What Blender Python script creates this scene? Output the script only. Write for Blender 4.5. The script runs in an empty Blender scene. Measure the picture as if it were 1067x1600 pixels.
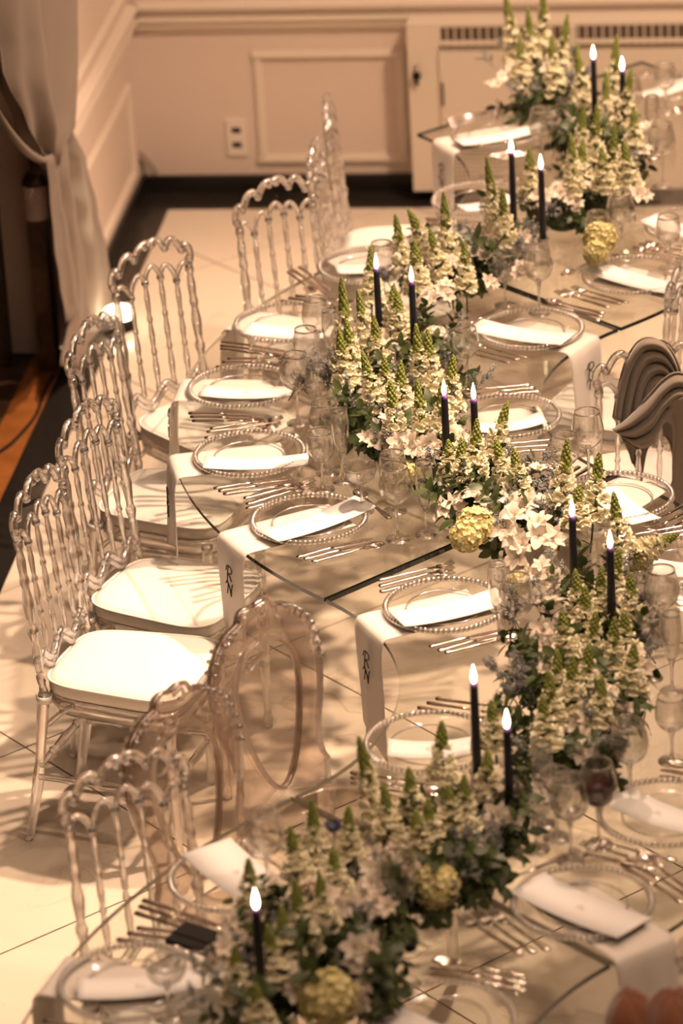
import bpy, math, random
import numpy as np
from mathutils import Vector, Matrix

SC = bpy.context.scene
COL = SC.collection
PI = math.pi
rnd = random.Random(7)

# ------------------------------------------------------------------ camera
PW, PH, FPX = 1067, 1600, 6000.0
CAM_H = 5.155
def make_camera():
    p, r, a = math.radians(24.83), math.radians(3.19), math.radians(7.9)
    F = np.array([0, math.cos(p), -math.sin(p)]); X = np.array([1., 0, 0]); U = np.cross(X, F)
    R2 = math.cos(r) * X - math.sin(r) * U
    U2 = math.cos(r) * U + math.sin(r) * X
    c, s = math.cos(a), math.sin(a)
    rz = np.array([[c, -s, 0], [s, c, 0], [0, 0, 1]])
    return rz @ R2, rz @ U2, rz @ F
CR, CU, CF = make_camera()
CC = np.array([0, 0, CAM_H])
def ray(x, y):
    return CF + CR * (x - PW / 2) / FPX - CU * (y - PH / 2) / FPX
def at(x, y, z=0.0):
    "point of a horizontal plane that the photo shows at pixel x, y"
    d = ray(x, y); t = (z - CAM_H) / d[2]
    return Vector(CC + d * t)
def atY(x, y, Y):
    d = ray(x, y); return Vector(CC + d * (Y / d[1]))
def atX(x, y, X):
    d = ray(x, y); return Vector(CC + d * (X / d[0]))

cd = bpy.data.cameras.new('camera'); cam = bpy.data.objects.new('camera', cd); COL.objects.link(cam)
cd.sensor_fit = 'VERTICAL'; cd.sensor_height = 36; cd.sensor_width = 24; cd.lens = FPX * 36 / PH
M3 = Matrix(((CR[0], CU[0], -CF[0]), (CR[1], CU[1], -CF[1]), (CR[2], CU[2], -CF[2])))
cam.matrix_world = Matrix.Translation(CC) @ M3.to_4x4()
cd.clip_end = 100
cd.dof.use_dof = True
cd.dof.aperture_fstop = 2.5
cd.dof.focus_distance = float((np.array(at(500, 830, .765)) - CC) @ CF)
SC.camera = cam

# ------------------------------------------------------------------ world, lights, exposure
SC.view_settings.view_transform = 'Standard'; SC.view_settings.look = 'None'
SC.view_settings.gamma = 1; SC.view_settings.use_curve_mapping = False
SC.view_settings.exposure = .60
SC.cycles.max_bounces = 14; SC.cycles.transparent_max_bounces = 24; SC.cycles.transmission_bounces = 12
SC.cycles.glossy_bounces = 5; SC.cycles.diffuse_bounces = 3
SC.cycles.caustics_reflective = False; SC.cycles.caustics_refractive = False
SC.cycles.sample_clamp_indirect = 6
wd = bpy.data.worlds.new('world'); SC.world = wd; wd.use_nodes = True
wd.node_tree.nodes['Background'].inputs[0].default_value = (1.0, .62, .43, 1)
wd.node_tree.nodes['Background'].inputs[1].default_value = .42

def spot(name, loc, target, power, col=(1, .72, .45), size=60, blend=.6, rad=.05):
    l = bpy.data.lights.new(name, 'SPOT'); l.energy = power; l.color = col
    l.spot_size = math.radians(size); l.spot_blend = blend; l.shadow_soft_size = rad
    o = bpy.data.objects.new(name, l); COL.objects.link(o); o.location = loc
    o.rotation_euler = (Vector(target) - Vector(loc)).to_track_quat('-Z', 'Y').to_euler()
    return o
WARM = (1, .69, .48)
spot('ceiling_spot', (.75, 9.9, 4.6), (-1.95, 9.5, .3), 900, WARM, 44, .8, .09)
spot('ceiling_spot', (.3, 12.6, 4.8), (-1.75, 11.6, .2), 620, WARM, 48, .8, .09)
spot('ceiling_spot', (-.7, 10.2, 5.2), (-1.75, 8.3, .2), 620, WARM, 42, .8, .09)
spot('ceiling_spot', (1.6, 7.0, 5.0), (-1.1, 8.6, .6), 215, WARM, 64, 1, .09)
spot('ceiling_spot', (.8, 10.8, 5.3), (-.9, 13.9, .2), 700, WARM, 75, 1, .2)
for x, y, e in ((-2.0, 5.0, 62), (-.8, 7.2, 42), (.8, 5.6, 26), (-1.8, 9.2, 66), (.5, 8.6, 44), (-.4, 11.0, 62), (-1.9, 12.6, 66), (1.2, 11.8, 50)):
    spot('downlight', (x, y, 6.1), (x, y, 0), e, WARM, 100, 1, .10)
for x, y in ((-.5, 4.0), (1.8, 9.5)):  # two large area lights added as soft fill, not fixtures of the room
    al = bpy.data.lights.new('fill_light', 'AREA'); al.energy = 48; al.color = WARM; al.shape = 'RECTANGLE'; al.size = 2.4; al.size_y = 2.4
    ao = bpy.data.objects.new('fill_light', al); COL.objects.link(ao); ao.location = (x, y, 6.2)

# ------------------------------------------------------------------ materials
def new_mat(name):
    m = bpy.data.materials.new(name); m.use_nodes = True
    nt = m.node_tree; nt.nodes.clear()
    out = nt.nodes.new('ShaderNodeOutputMaterial')
    return m, nt, out
def N(nt, t, **kw):
    n = nt.nodes.new(t)
    for k, v in kw.items():
        if k in n.inputs: n.inputs[k].default_value = v
        else: setattr(n, k, v)
    return n
def c4(c): return (c[0], c[1], c[2], 1)
def pbr(name, col, rough=.5, metal=0, spec=.5, noise=None, noise_scale=30, bump=0, bump_scale=200, sheen=0, trans=0):
    m, nt, out = new_mat(name)
    b = N(nt, 'ShaderNodeBsdfPrincipled', Roughness=rough, Metallic=metal)
    b.inputs['Specular IOR Level'].default_value = spec
    b.inputs['Base Color'].default_value = c4(col)
    tc = N(nt, 'ShaderNodeTexCoord')
    if noise:
        nz = N(nt, 'ShaderNodeTexNoise', Scale=noise_scale, Detail=5.0)
        mx = N(nt, 'ShaderNodeMix'); mx.data_type = 'RGBA'
        mx.inputs[6].default_value = c4(col); mx.inputs[7].default_value = c4(noise)
        nt.links.new(tc.outputs['Object'], nz.inputs['Vector'])
        rp = N(nt, 'ShaderNodeMapRange'); rp.inputs[1].default_value = .35; rp.inputs[2].default_value = .65
        nt.links.new(nz.outputs['Fac'], rp.inputs[0]); nt.links.new(rp.outputs[0], mx.inputs[0])
        nt.links.new(mx.outputs[2], b.inputs['Base Color'])
    if bump:
        nb = N(nt, 'ShaderNodeTexNoise', Scale=bump_scale, Detail=3.0)
        nt.links.new(tc.outputs['Object'], nb.inputs['Vector'])
        bp = N(nt, 'ShaderNodeBump', Strength=bump, Distance=.002)
        nt.links.new(nb.outputs['Fac'], bp.inputs['Height']); nt.links.new(bp.outputs['Normal'], b.inputs['Normal'])
    if sheen: b.inputs['Sheen Weight'].default_value = sheen
    sh = b
    if trans:
        t = N(nt, 'ShaderNodeBsdfTranslucent'); t.inputs['Color'].default_value = c4(col)
        ms = N(nt, 'ShaderNodeMixShader', Fac=trans)
        nt.links.new(b.outputs[0], ms.inputs[1]); nt.links.new(t.outputs[0], ms.inputs[2]); sh = ms
    nt.links.new(sh.outputs[0], out.inputs[0])
    return m
def thin_glass(name, tint=(1, 1, 1), edge=.8, ior=1.5, rough=.0, power=5.0, body=None, body_fac=0):
    "thin clear sheet: passes light straight on, reflects by Fresnel, denser where seen edge on"
    m, nt, out = new_mat(name)
    tr = N(nt, 'ShaderNodeBsdfTransparent'); tr.inputs[0].default_value = c4(tint)
    gl = N(nt, 'ShaderNodeBsdfGlossy', Roughness=rough); gl.inputs[0].default_value = (1, 1, 1, 1)
    f0 = ((ior - 1) / (ior + 1)) ** 2
    lw = N(nt, 'ShaderNodeLayerWeight', Blend=.5)
    pw = N(nt, 'ShaderNodeMath', operation='POWER'); pw.inputs[1].default_value = power
    nt.links.new(lw.outputs['Facing'], pw.inputs[0])
    mx = N(nt, 'ShaderNodeMapRange'); mx.inputs[3].default_value = f0; mx.inputs[4].default_value = edge
    nt.links.new(pw.outputs[0], mx.inputs[0])
    base = tr
    if body_fac:
        df = N(nt, 'ShaderNodeBsdfDiffuse'); df.inputs[0].default_value = c4(body)
        mb = N(nt, 'ShaderNodeMixShader', Fac=body_fac)
        nt.links.new(tr.outputs[0], mb.inputs[1]); nt.links.new(df.outputs[0], mb.inputs[2]); base = mb
    ms = N(nt, 'ShaderNodeMixShader')
    nt.links.new(mx.outputs["Result"], ms.inputs[0]); nt.links.new(base.outputs[0], ms.inputs[1]); nt.links.new(gl.outputs[0], ms.inputs[2])
    nt.links.new(ms.outputs[0], out.inputs[0])
    return m
def solid_glass(name, tint=(1, 1, 1), ior=1.47, clear=.35, gloss=.10, polish=.12):
    "clear acrylic: refracting body blended with straight transmission"
    m, nt, out = new_mat(name)
    g = N(nt, 'ShaderNodeBsdfGlass', IOR=ior, Roughness=.015); g.inputs[0].default_value = c4(tint)
    t = N(nt, 'ShaderNodeBsdfTransparent'); t.inputs[0].default_value = c4(tint)
    ms = N(nt, 'ShaderNodeMixShader', Fac=clear)
    nt.links.new(g.outputs[0], ms.inputs[1]); nt.links.new(t.outputs[0], ms.inputs[2])
    k = N(nt, 'ShaderNodeBsdfGlossy', Roughness=polish); k.inputs[0].default_value = (1, 1, 1, 1)
    lw = N(nt, 'ShaderNodeLayerWeight', Blend=.5)
    pw = N(nt, 'ShaderNodeMath', operation='POWER'); pw.inputs[1].default_value = 3
    nt.links.new(lw.outputs['Facing'], pw.inputs[0])
    mr = N(nt, 'ShaderNodeMapRange'); mr.inputs[3].default_value = gloss; mr.inputs[4].default_value = gloss * 2
    nt.links.new(pw.outputs[0], mr.inputs[0])
    m2 = N(nt, 'ShaderNodeMixShader')
    nt.links.new(mr.outputs['Result'], m2.inputs[0]); nt.links.new(ms.outputs[0], m2.inputs[1]); nt.links.new(k.outputs[0], m2.inputs[2])
    nt.links.new(m2.outputs[0], out.inputs[0])
    return m
def emit(name, col, s):
    m, nt, out = new_mat(name)
    e = N(nt, 'ShaderNodeEmission', Strength=s); e.inputs[0].default_value = c4(col)
    nt.links.new(e.outputs[0], out.inputs[0]); return m
def marble(name, col, vein, rough=.18):
    m, nt, out = new_mat(name)
    b = N(nt, 'ShaderNodeBsdfPrincipled', Roughness=rough)
    tc = N(nt, 'ShaderNodeTexCoord')
    oi = N(nt, 'ShaderNodeObjectInfo')
    sc = N(nt, 'ShaderNodeVectorMath', operation='ADD')
    nt.links.new(tc.outputs['Object'], sc.inputs[0])
    mr = N(nt, 'ShaderNodeMath', operation='MULTIPLY'); mr.inputs[1].default_value = 30
    nt.links.new(oi.outputs['Random'], mr.inputs[0]); nt.links.new(mr.outputs[0], sc.inputs[1])
    n1 = N(nt, 'ShaderNodeTexNoise', Scale=2.2, Detail=8.0, Distortion=1.2)
    n2 = N(nt, 'ShaderNodeTexNoise', Scale=1.1, Detail=3.0)
    nt.links.new(sc.outputs[0], n1.inputs['Vector']); nt.links.new(sc.outputs[0], n2.inputs['Vector'])
    sub = N(nt, 'ShaderNodeMath', operation='SUBTRACT'); sub.inputs[1].default_value = .5
    nt.links.new(n1.outputs['Fac'], sub.inputs[0])
    ab = N(nt, 'ShaderNodeMath', operation='ABSOLUTE'); nt.links.new(sub.outputs[0], ab.inputs[0])
    mp = N(nt, 'ShaderNodeMapRange'); mp.inputs[1].default_value = 0; mp.inputs[2].default_value = .02
    mp.inputs[3].default_value = .8; mp.inputs[4].default_value = 0
    nt.links.new(ab.outputs[0], mp.inputs[0])
    ml = N(nt, 'ShaderNodeMath', operation='MULTIPLY'); nt.links.new(mp.outputs[0], ml.inputs[0])
    m2 = N(nt, 'ShaderNodeMapRange'); m2.inputs[1].default_value = .48; m2.inputs[2].default_value = .75
    nt.links.new(n2.outputs['Fac'], m2.inputs[0]); nt.links.new(m2.outputs[0], ml.inputs[1])
    mx = N(nt, 'ShaderNodeMix'); mx.data_type = 'RGBA'
    mx.inputs[6].default_value = c4(col); mx.inputs[7].default_value = c4(vein)
    nt.links.new(ml.outputs[0], mx.inputs[0]); nt.links.new(mx.outputs[2], b.inputs['Base Color'])
    nt.links.new(b.outputs[0], out.inputs[0])
    return m

M = dict(
    wall=pbr('wall_paint', (.66, .54, .46), .6),
    trimw=pbr('trim_paint', (.72, .62, .52), .45),
    marble=marble('cream_marble', (.74, .64, .52), (.5, .33, .18)),
    grout=pbr('dark_joint', (.08, .06, .05), .8),
    granite=pbr('black_granite', (.012, .010, .009), .22, noise=(.03, .025, .02), noise_scale=120),
    basebd=pbr('black_stone', (.012, .009, .008), .3),
    wood=pbr('orange_wood', (.36, .13, .03), .4, noise=(.28, .09, .02), noise_scale=14),
    darkwood=pbr('dark_wood', (.045, .022, .012), .45, noise=(.08, .04, .02), noise_scale=25),
    black=pbr('black_rubber', (.012, .009, .008), .75, spec=.2),
    ac=pbr('appliance_enamel', (.68, .58, .47), .4),
    slot=pbr('brown_slot', (.10, .065, .045), .7),
    dark=pbr('dark_gap', (.03, .022, .018), .7),
    curtain=pbr('curtain_cloth', (.225, .17, .132), .8, sheen=.1, bump=.2, trans=.06),
    crystal=pbr('crystal_band', (.80, .62, .54), .15, metal=.35),
    acrylic=solid_glass('clear_acrylic', (1, .99, .982), 1.47, .28, .20, .11),
    acrylic2=thin_glass('smoky_acrylic', (.975, .955, .94), .7, 1.5, .04, 4),
    cushion=pbr('white_cushion', (.86, .81, .74), .55, bump=.1, bump_scale=80),
    tabletop=thin_glass('table_glass', (.965, .97, .95), .9, 1.52, 0, 5),
    tabedge=pbr('glass_edge', (.012, .02, .014), .12),
    paleedge=pbr('light_painted_glass_edge', (.42, .38, .30), .2),  # lighter copy of the glass edge; away-facing brightness is in the colour
    tubeglass=thin_glass('pedestal_acrylic', (.997, .995, .993), .35, 1.3, .02, 6),
    glass=thin_glass('drinking_glass', (.988, .985, .978), .75, 1.45, .015, 4),
    stemglass=solid_glass('glass_stem', (1, .99, .98), 1.5, .3),
    bowlglass=solid_glass('bowl_glass', (1, .995, .985), 1.5, .15, .05, .06),
    medal=thin_glass('smoky_panel', (.87, .81, .765), .75, 1.5, .12, 3.0, (.62, .50, .42), .13),
    medalring=solid_glass('smoky_ring', (.90, .85, .81), 1.47, .35, .16, .12),
    wine=pbr('red_wine', (.04, .002, .004), .35, spec=.15),
    charger=thin_glass('charger_glass', (.985, .98, .975), .6, 1.45, .03, 5),
    bead=solid_glass('glass_bead', (1, .985, .97), 1.5, .3, .22, .12),
    napkin=pbr('white_satin', (.84, .77, .70), .5, sheen=.3, trans=.15, bump=.1, bump_scale=60),
    thread=pbr('dark_thread', (.03, .02, .025), .6),
    card=pbr('card_paper', (.86, .82, .79), .7),
    cardink=pbr('pale_ink', (.62, .52, .48), .7),
    silver=pbr('silver', (.80, .72, .66), .13, metal=1),
    candle=pbr('navy_wax', (.010, .009, .018), .45),
    candlet=pbr('painted_glow_wax', (.10, .035, .17), .4),  # flame glow on the wax, painted as a purple colour
    flame=emit('flame', (1, .80, .42), 14),
    lampglow=emit('lamp_glow', (1, .80, .52), 9),
    petal=pbr('cream_petal', (.92, .87, .69), .55, noise=(.90, .82, .54), noise_scale=40, trans=.18),
    petalw=pbr('white_petal', (.86, .79, .68), .55, noise=(.82, .68, .56), noise_scale=30, trans=.3),
    petaly=pbr('yellow_petal', (.86, .77, .42), .6, noise=(.78, .70, .34), noise_scale=60, trans=.25),
    bud=pbr('green_bud', (.13, .155, .014), .5, noise=(.22, .235, .04), noise_scale=60),
    stem=pbr('green_stem', (.10, .13, .03), .55),
    leaf=pbr('dark_leaf', (.045, .065, .018), .42, noise=(.075, .095, .03), noise_scale=20, trans=.12),
    wisp=pbr('grey_blue_sprig', (.24, .25, .24), .7, noise=(.36, .35, .33), noise_scale=60),
    thistle=pbr('blue_grey_thistle', (.12, .12, .13), .6, noise=(.2, .19, .18), noise_scale=80),
    navy=pbr('navy_petal', (.015, .015, .05), .5),
    shawl=pbr('grey_shawl', (.21, .165, .125), .85, sheen=.4, bump=.25, bump_scale=400),
    rust=pbr('rust_plush', (.20, .065, .022), .9, sheen=.6, bump=.8, bump_scale=180),
    outlet=pbr('outlet_plastic', (.74, .65, .56), .4),
)

# ------------------------------------------------------------------ mesh helpers
class MB:
    def __init__(s): s.v = []; s.f = []
    def add(s, v, f):
        o = len(s.v); s.v.extend([tuple(p) for p in v]); s.f.extend([tuple(i + o for i in q) for q in f]); return s
    def grid(s, rows, closed_u=False, closed_v=False):
        n, m = len(rows), len(rows[0]); f = []
        for i in range(n if closed_u else n - 1):
            for j in range(m if closed_v else m - 1):
                a, b = i, (i + 1) % n; c, d = j, (j + 1) % m
                f.append((a * m + c, a * m + d, b * m + d, b * m + c))
        return s.add([p for r in rows for p in r], f)
    def tube(s, pts, rad, n=8, cap=True, closed=False, flat=1.0):
        pts = [Vector(p) for p in pts]; k = len(pts)
        if not hasattr(rad, '__len__'): rad = [rad] * k
        rows = []; prev = None
        for i in range(k):
            if closed: t = pts[(i + 1) % k] - pts[i - 1]
            else: t = pts[min(i + 1, k - 1)] - pts[max(i - 1, 0)]
            if t.length < 1e-9: t = Vector((0, 0, 1))
            t.normalize()
            if prev is None:
                a = Vector((1, 0, 0)) if abs(t.x) < .8 else Vector((0, 1, 0))
                u = (a - t * a.dot(t)).normalized()
            else:
                u = prev - t * prev.dot(t)
                u = u.normalized() if u.length > 1e-6 else prev
            prev = u; w = t.cross(u)
            rows.append([pts[i] + (u * math.cos(2 * PI * j / n) + w * flat * math.sin(2 * PI * j / n)) * rad[i] for j in range(n)])
        s.grid(rows, closed, True)
        if cap and not closed:
            o = len(s.v) - k * n
            s.f.append(tuple(o + j for j in reversed(range(n)))); s.f.append(tuple(o + (k - 1) * n + j for j in range(n)))
        return s
    def lathe(s, prof, n=24, c=(0, 0, 0), closed=False):
        rows = [[(c[0] + r * math.cos(2 * PI * j / n), c[1] + r * math.sin(2 * PI * j / n), c[2] + z) for j in range(n)] for r, z in prof]
        return s.grid(rows, closed, True)
    def box(s, a, b):
        x0, y0, z0 = a; x1, y1, z1 = b
        v = [(x0, y0, z0), (x1, y0, z0), (x1, y1, z0), (x0, y1, z0), (x0, y0, z1), (x1, y0, z1), (x1, y1, z1), (x0, y1, z1)]
        return s.add(v, [(3, 2, 1, 0), (4, 5, 6, 7), (0, 1, 5, 4), (1, 2, 6, 5), (2, 3, 7, 6), (3, 0, 4, 7)])
    def sphere(s, c, r, n=8, m=6, sc=(1, 1, 1)):
        rows = []
        for i in range(m + 1):
            a = PI * i / m
            rows.append([(c[0] + sc[0] * r * math.sin(a) * math.cos(2 * PI * j / n), c[1] + sc[1] * r * math.sin(a) * math.sin(2 * PI * j / n), c[2] - sc[2] * r * math.cos(a)) for j in range(n)])
        return s.grid(rows, False, True)
    def poly_prism(s, poly, z0, z1):
        n = len(poly)
        v = [(x, y, z0) for x, y in poly] + [(x, y, z1) for x, y in poly]
        f = [tuple(reversed(range(n))), tuple(range(n, 2 * n))] + [(i, (i + 1) % n, n + (i + 1) % n, n + i) for i in range(n)]
        return s.add(v, f)
    def xf(s, m):
        s.v = [tuple(m @ Vector(p)) for p in s.v]; return s
    def mesh(s, name, mat, smooth=True):
        me = bpy.data.meshes.new(name); me.from_pydata(s.v, [], s.f); me.update()
        if mat: me.materials.append(mat)
        if smooth: me.polygons.foreach_set('use_smooth', [True] * len(me.polygons))
        return me

def link(name, data, parent=None, loc=None, kind=None):
    o = bpy.data.objects.new(name, data); COL.objects.link(o)
    if parent: o.parent = parent
    if loc is not None: o.location = loc
    if kind: o['kind'] = kind
    return o
def part(name, mb, mat, parent, smooth=True, kind=None, label=None):
    o = link(name, mb.mesh(name, mat, smooth), parent, kind=kind)
    if label: o['label'] = label
    return o
def tag(o, label, cat, group=None):
    o['label'] = label; o['category'] = cat
    if group: o['group'] = group
    return o
def thing(name, label, cat, loc=(0, 0, 0), rz=0, group=None):
    o = link(name, None, None, loc); o.rotation_euler = (0, 0, rz); o.empty_display_size = .05
    return tag(o, label, cat, group)
def copy_tree(root, loc, rz, label):
    r = root.copy(); COL.objects.link(r); r.location = loc; r.rotation_euler = (0, 0, rz); r['label'] = label
    for ch in list(root.children):
        c = ch.copy(); COL.objects.link(c); c.parent = r
        for g in list(ch.children):
            d = g.copy(); COL.objects.link(d); d.parent = c
    return r
def struct(name, mb, mat, smooth=False, parent=None):
    o = link(name, mb.mesh(name, mat, smooth), parent)
    if not parent: o['kind'] = 'structure'
    return o
def cr(pts, n=8, closed=False):
    "Catmull-Rom curve through points"
    P = [Vector(p) for p in pts]; k = len(P); out = []
    for i in range(k if closed else k - 1):
        p0 = P[i - 1] if (closed or i > 0) else P[0] * 2 - P[1]
        p1, p2 = P[i], P[(i + 1) % k]
        p3 = P[(i + 2) % k] if (closed or i + 2 < k) else P[-1] * 2 - P[-2]
        for j in range(n):
            t = j / n
            out.append(.5 * ((2 * p1) + (p2 - p0) * t + (2 * p0 - 5 * p1 + 4 * p2 - p3) * t * t + (3 * p1 - p0 - 3 * p2 + p3) * t ** 3))
    if not closed: out.append(P[-1])
    return out
def lerp(a, b, t): return a + (b - a) * t
def prof_at(prof, t):
    for (t0, r0), (t1, r1) in zip(prof, prof[1:]):
        if t <= t1: return lerp(r0, r1, (t - t0) / max(t1 - t0, 1e-9))
    return prof[-1][1]

# ------------------------------------------------------------------ room
XL, YB = -2.66, 14.0          # left wall, back wall
BX, BY = -2.525, 13.80        # inner edge of the black floor border
fl = struct('floor', MB().box((-2.66, -3.0, -.06), (6, 14.0, -.012)), M['grout'])
def clip(poly, nx, ny, d):
    out = []
    for i in range(len(poly)):
        a, b = poly[i], poly[(i + 1) % len(poly)]
        da, db = a[0] * nx + a[1] * ny - d, b[0] * nx + b[1] * ny - d
        if da <= 0: out.append(a)
        if da * db < 0:
            t = da / (da - db); out.append((a[0] + (b[0] - a[0]) * t, a[1] + (b[1] - a[1]) * t))
    return out
S0, D0, TS, GP = 7.19, 10.44, 1.262, .0045
for i in range(-4, 12):
    for j in range(-8, 8):
        s0, d0 = S0 + i * TS + GP, D0 + j * TS + GP
        s1, d1 = s0 + TS - 2 * GP, d0 + TS - 2 * GP
        q = [((s - d) / 2, (s + d) / 2) for s, d in ((s0, d0), (s1, d0), (s1, d1), (s0, d1))]
        for c in ((-1, 0, -BX), (0, 1, BY), (1, 0, 2.6), (0, -1, -5.2)):
            if q: q = clip(q, *c)
        if len(q) < 3: continue
        A = abs(sum(q[k][0] * q[(k + 1) % len(q)][1] - q[(k + 1) % len(q)][0] * q[k][1] for k in range(len(q)))) / 2
        if A < .005: continue
        cx, cy = sum(p[0] for p in q) / len(q), sum(p[1] for p in q) / len(q)
        part('floor_tile', MB().poly_prism([(x - cx, y - cy) for x, y in q][::1], -.012, 0), M['marble'], fl, False).location = (cx, cy, 0)
struct('trim_1', MB().box((XL, 3, -.012), (BX - .002, 14, .0)), M['granite'])
struct('trim_2', MB().box((BX + .0, BY + .002, -.012), (5, 14, .0)), M['granite'])
struct('wall_back', MB().box((XL - .15, YB, 0), (6, YB + .15, 6.3)), M['wall'])
struct('wall_left', MB().box((XL - .15, 12.42, 0), (XL, YB, 6.3)), M['wall'])
struct('baseboard_back', MB().box((XL + .016, YB - .016, 0), (5, YB, .07)), M['basebd'])
struct('baseboard_left', MB().box((XL, 12.42, 0), (XL + .016, YB, .07)), M['basebd'])
struct('ceiling', MB().box((-5.1, -3.2, 6.3), (6.2, 14.2, 6.4)), M['wall'])
struct('wall_right', MB().box((6, -3.2, 0), (6.2, 14.2, 6.3)), M['darkwood'])
struct('wall_front', MB().box((-5.1, -3.2, 0), (6.2, -3.0, 6.3)), M['dark'])
# chair rail mouldings (stepped profile) on both walls, panels as raised frames
def rail(name, along, z0, steps, a0, a1):
    mb = MB()
    for dz0, dz1, dp in steps:
        if along == 'x': mb.box((a0, YB - dp, z0 + dz0), (a1, YB, z0 + dz1))
        else: mb.box((XL, a0, z0 + dz0), (XL + dp, a1, z0 + dz1))
    return struct(name, mb, M['trimw'])
ST = [(0, .022, .012), (.022, .05, .026), (.05, .066, .04), (.066, .10, .02), (.10, .118, .045)]
rail('trim_3', 'x', .655, ST, XL + .03, 5)
rail('trim_4', 'y', .655, ST, 12.42, YB - .03)
def frame_panel(name, along, a0, a1, z0, z1, w=.035, d=.016):
    mb = MB()
    for (p0, p1, q0, q1) in ((a0, a1, z1 - w, z1), (a0, a1, z0, z0 + w), (a0, a0 + w, z0 + w, z1 - w), (a1 - w, a1, z0 + w, z1 - w)):
        for k, (ins, dd) in enumerate(((0, d * .5), (w * .28, d))):
            i2 = ins
            if along == 'x': mb.box((p0 + i2 * (p1 - p0 > .1) * 0 + (i2 if p1 - p0 < .1 else 0), YB - dd, q0 + (i2 if q1 - q0 < .1 else 0)), (p1 - (i2 if p1 - p0 < .1 else 0), YB, q1 - (i2 if q1 - q0 < .1 else 0)))
            else: mb.box((XL, p0 + (i2 if p1 - p0 < .1 else 0), q0 + (i2 if q1 - q0 < .1 else 0)), (XL + dd, p1 - (i2 if p1 - p0 < .1 else 0), q1 - (i2 if q1 - q0 < .1 else 0)))
    return struct(name, mb, M['trimw'])
frame_panel('trim_5', 'x', -2.19, -1.60, .115, .575)
frame_panel('trim_6', 'y', 12.5, 13.86, .115, .50)
frame_panel('trim_7', 'y', 12.5, 13.86, .82, 2.4)
# other side of the doorway: dark opening beyond the curtain, orange wooden threshold
struct('floor_threshold', MB().box((-2.78, 3.0, -.012), (XL, 12.40, .0)), M['wood'])
struct('floor_beyond', MB().box((-5.0, -3.0, -.02), (-2.78, 14.2, -.008)), M['darkwood'])
struct('wall_beyond', MB().box((-5.0, 12.9, 0), (XL - .15, 13.0, 3.6)), M['dark'])
struct('wall_beyond', MB().box((-5.1, -3, 0), (-5.0, 13.0, 6.3)), M['dark'])
struct('wall_left', MB().box((XL - .15, -3, 3.3), (XL, 12.42, 6.3)), M['wall'])
dj = struct('door_1', MB().box((-2.93, 12.25, 0), (-2.86, 12.33, 3.2)), M['darkwood'])
struct('trim_8', MB().box((-2.86, 12.36, 0), (-2.74, 12.42, 3.2)), M['wall'])
struct('trim_9', MB().box((-3.2, 12.36, 0), (-3.08, 12.42, 3.2)), M['darkwood'])
cb = cr([at(x, y, .006) for x, y in ((84, 585), (70, 610), (58, 645), (38, 672), (15, 695), (-10, 712))], 6)
tag(link('floor_cable', MB().tube(cb, .006, 6).mesh('floor_cable', M['black'])), 'black cable lying across the orange wooden threshold', 'cable')

# outlet
ol = thing('wall_outlet', 'cream double socket plate low on the back wall', 'outlet', (-2.271, YB, .225))
part('plate', MB().box((-.038, -.008, -.075), (.038, 0, .075)), M['outlet'], ol, False)
for dz in (.03, -.03):
    part('socket', MB().box((-.018, -.0095, dz - .011), (.018, -.008, dz + .011)), M['dark'], ol, False)
wc = cr([atY(x, y, YB - .012) for x, y in ((213, 222), (216, 245), (226, 268), (230, 274))], 6)
wc2 = cr([atY(x, y, YB - .012) for x, y in ((214, 235), (228, 248), (240, 262), (246, 272))], 6)
cbl = thing('corner_cable', 'thin dark cable hanging in the corner of the walls', 'cable')
part('wire', MB().tube(wc, .004, 6), M['black'], cbl); part('wire', MB().tube(wc2, .003, 6), M['grout'], cbl)
part('plug', MB().box(tuple(wc[0] + Vector((-.006, -.006, 0))), tuple(wc[0] + Vector((.006, .006, .04)))), M['black'], cbl)

# air conditioner cabinet at the back wall
ax0, ax1, ay = -1.572, .9, 13.85
ac = thing('air_conditioner', 'long cream floor-standing air conditioner with louvred top by the back wall', 'air conditioner', (ax0, ay, 0))
L = ax1 - ax0
part('cabinet', MB().box((0, 0, .05), (L, .145, .72)), M['ac'], ac, False)
part('front_panel', MB().box((.12, -.012, .06), (L - .12, 0, .615)), M['ac'], ac, False)
part('outlet_slot', MB().box((.13, -.003, .63), (L - .13, .02, .705)), M['slot'], ac, False)
part('louvre', MB().box((.13, -.02, .640), (L - .13, .012, .655)), M['ac'], ac, False)
for k in range(72):
    x = .15 + k * .031
    part('fin', MB().box((x, -.01, .63), (x + .005, .01, .705)), M['ac'], ac, False)
for x in (.62, 1.2, 1.8):
    part('divider', MB().box((x, -.022, .625), (x + .02, .0, .71)), M['ac'], ac, False)
mb = MB()
for i in range(20):
    for j in range(10):
        mb.box((.135 + i * .017, -.0135, .085 + j * .017), (.135 + i * .017 + .009, -.0115, .085 + j * .017 + .009))
part('perforated_grille', mb, M['dark'], ac, False, kind='stuff')
part('pull_handle', MB().box((.125, -.016, .40), (.133, -.011, .49)), M['dark'], ac, False)
lv = thing('wall_lever', 'small dark lever knob above the air conditioner corner', 'knob', (-1.54, 13.835, .52))
part('knob', MB().sphere((0, 0, 0), .017, 10, 8, (1, 1, 1.1)), M['black'], lv)
part('stem', MB().tube([(0, .015, .0), (0, 0, .01), (0, 0, .055)], .004, 6), M['silver'], lv)
part('tip', MB().sphere((0, 0, -.028), .008, 8, 6, (1, 1, 1.4)), M['black'], lv)

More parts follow.
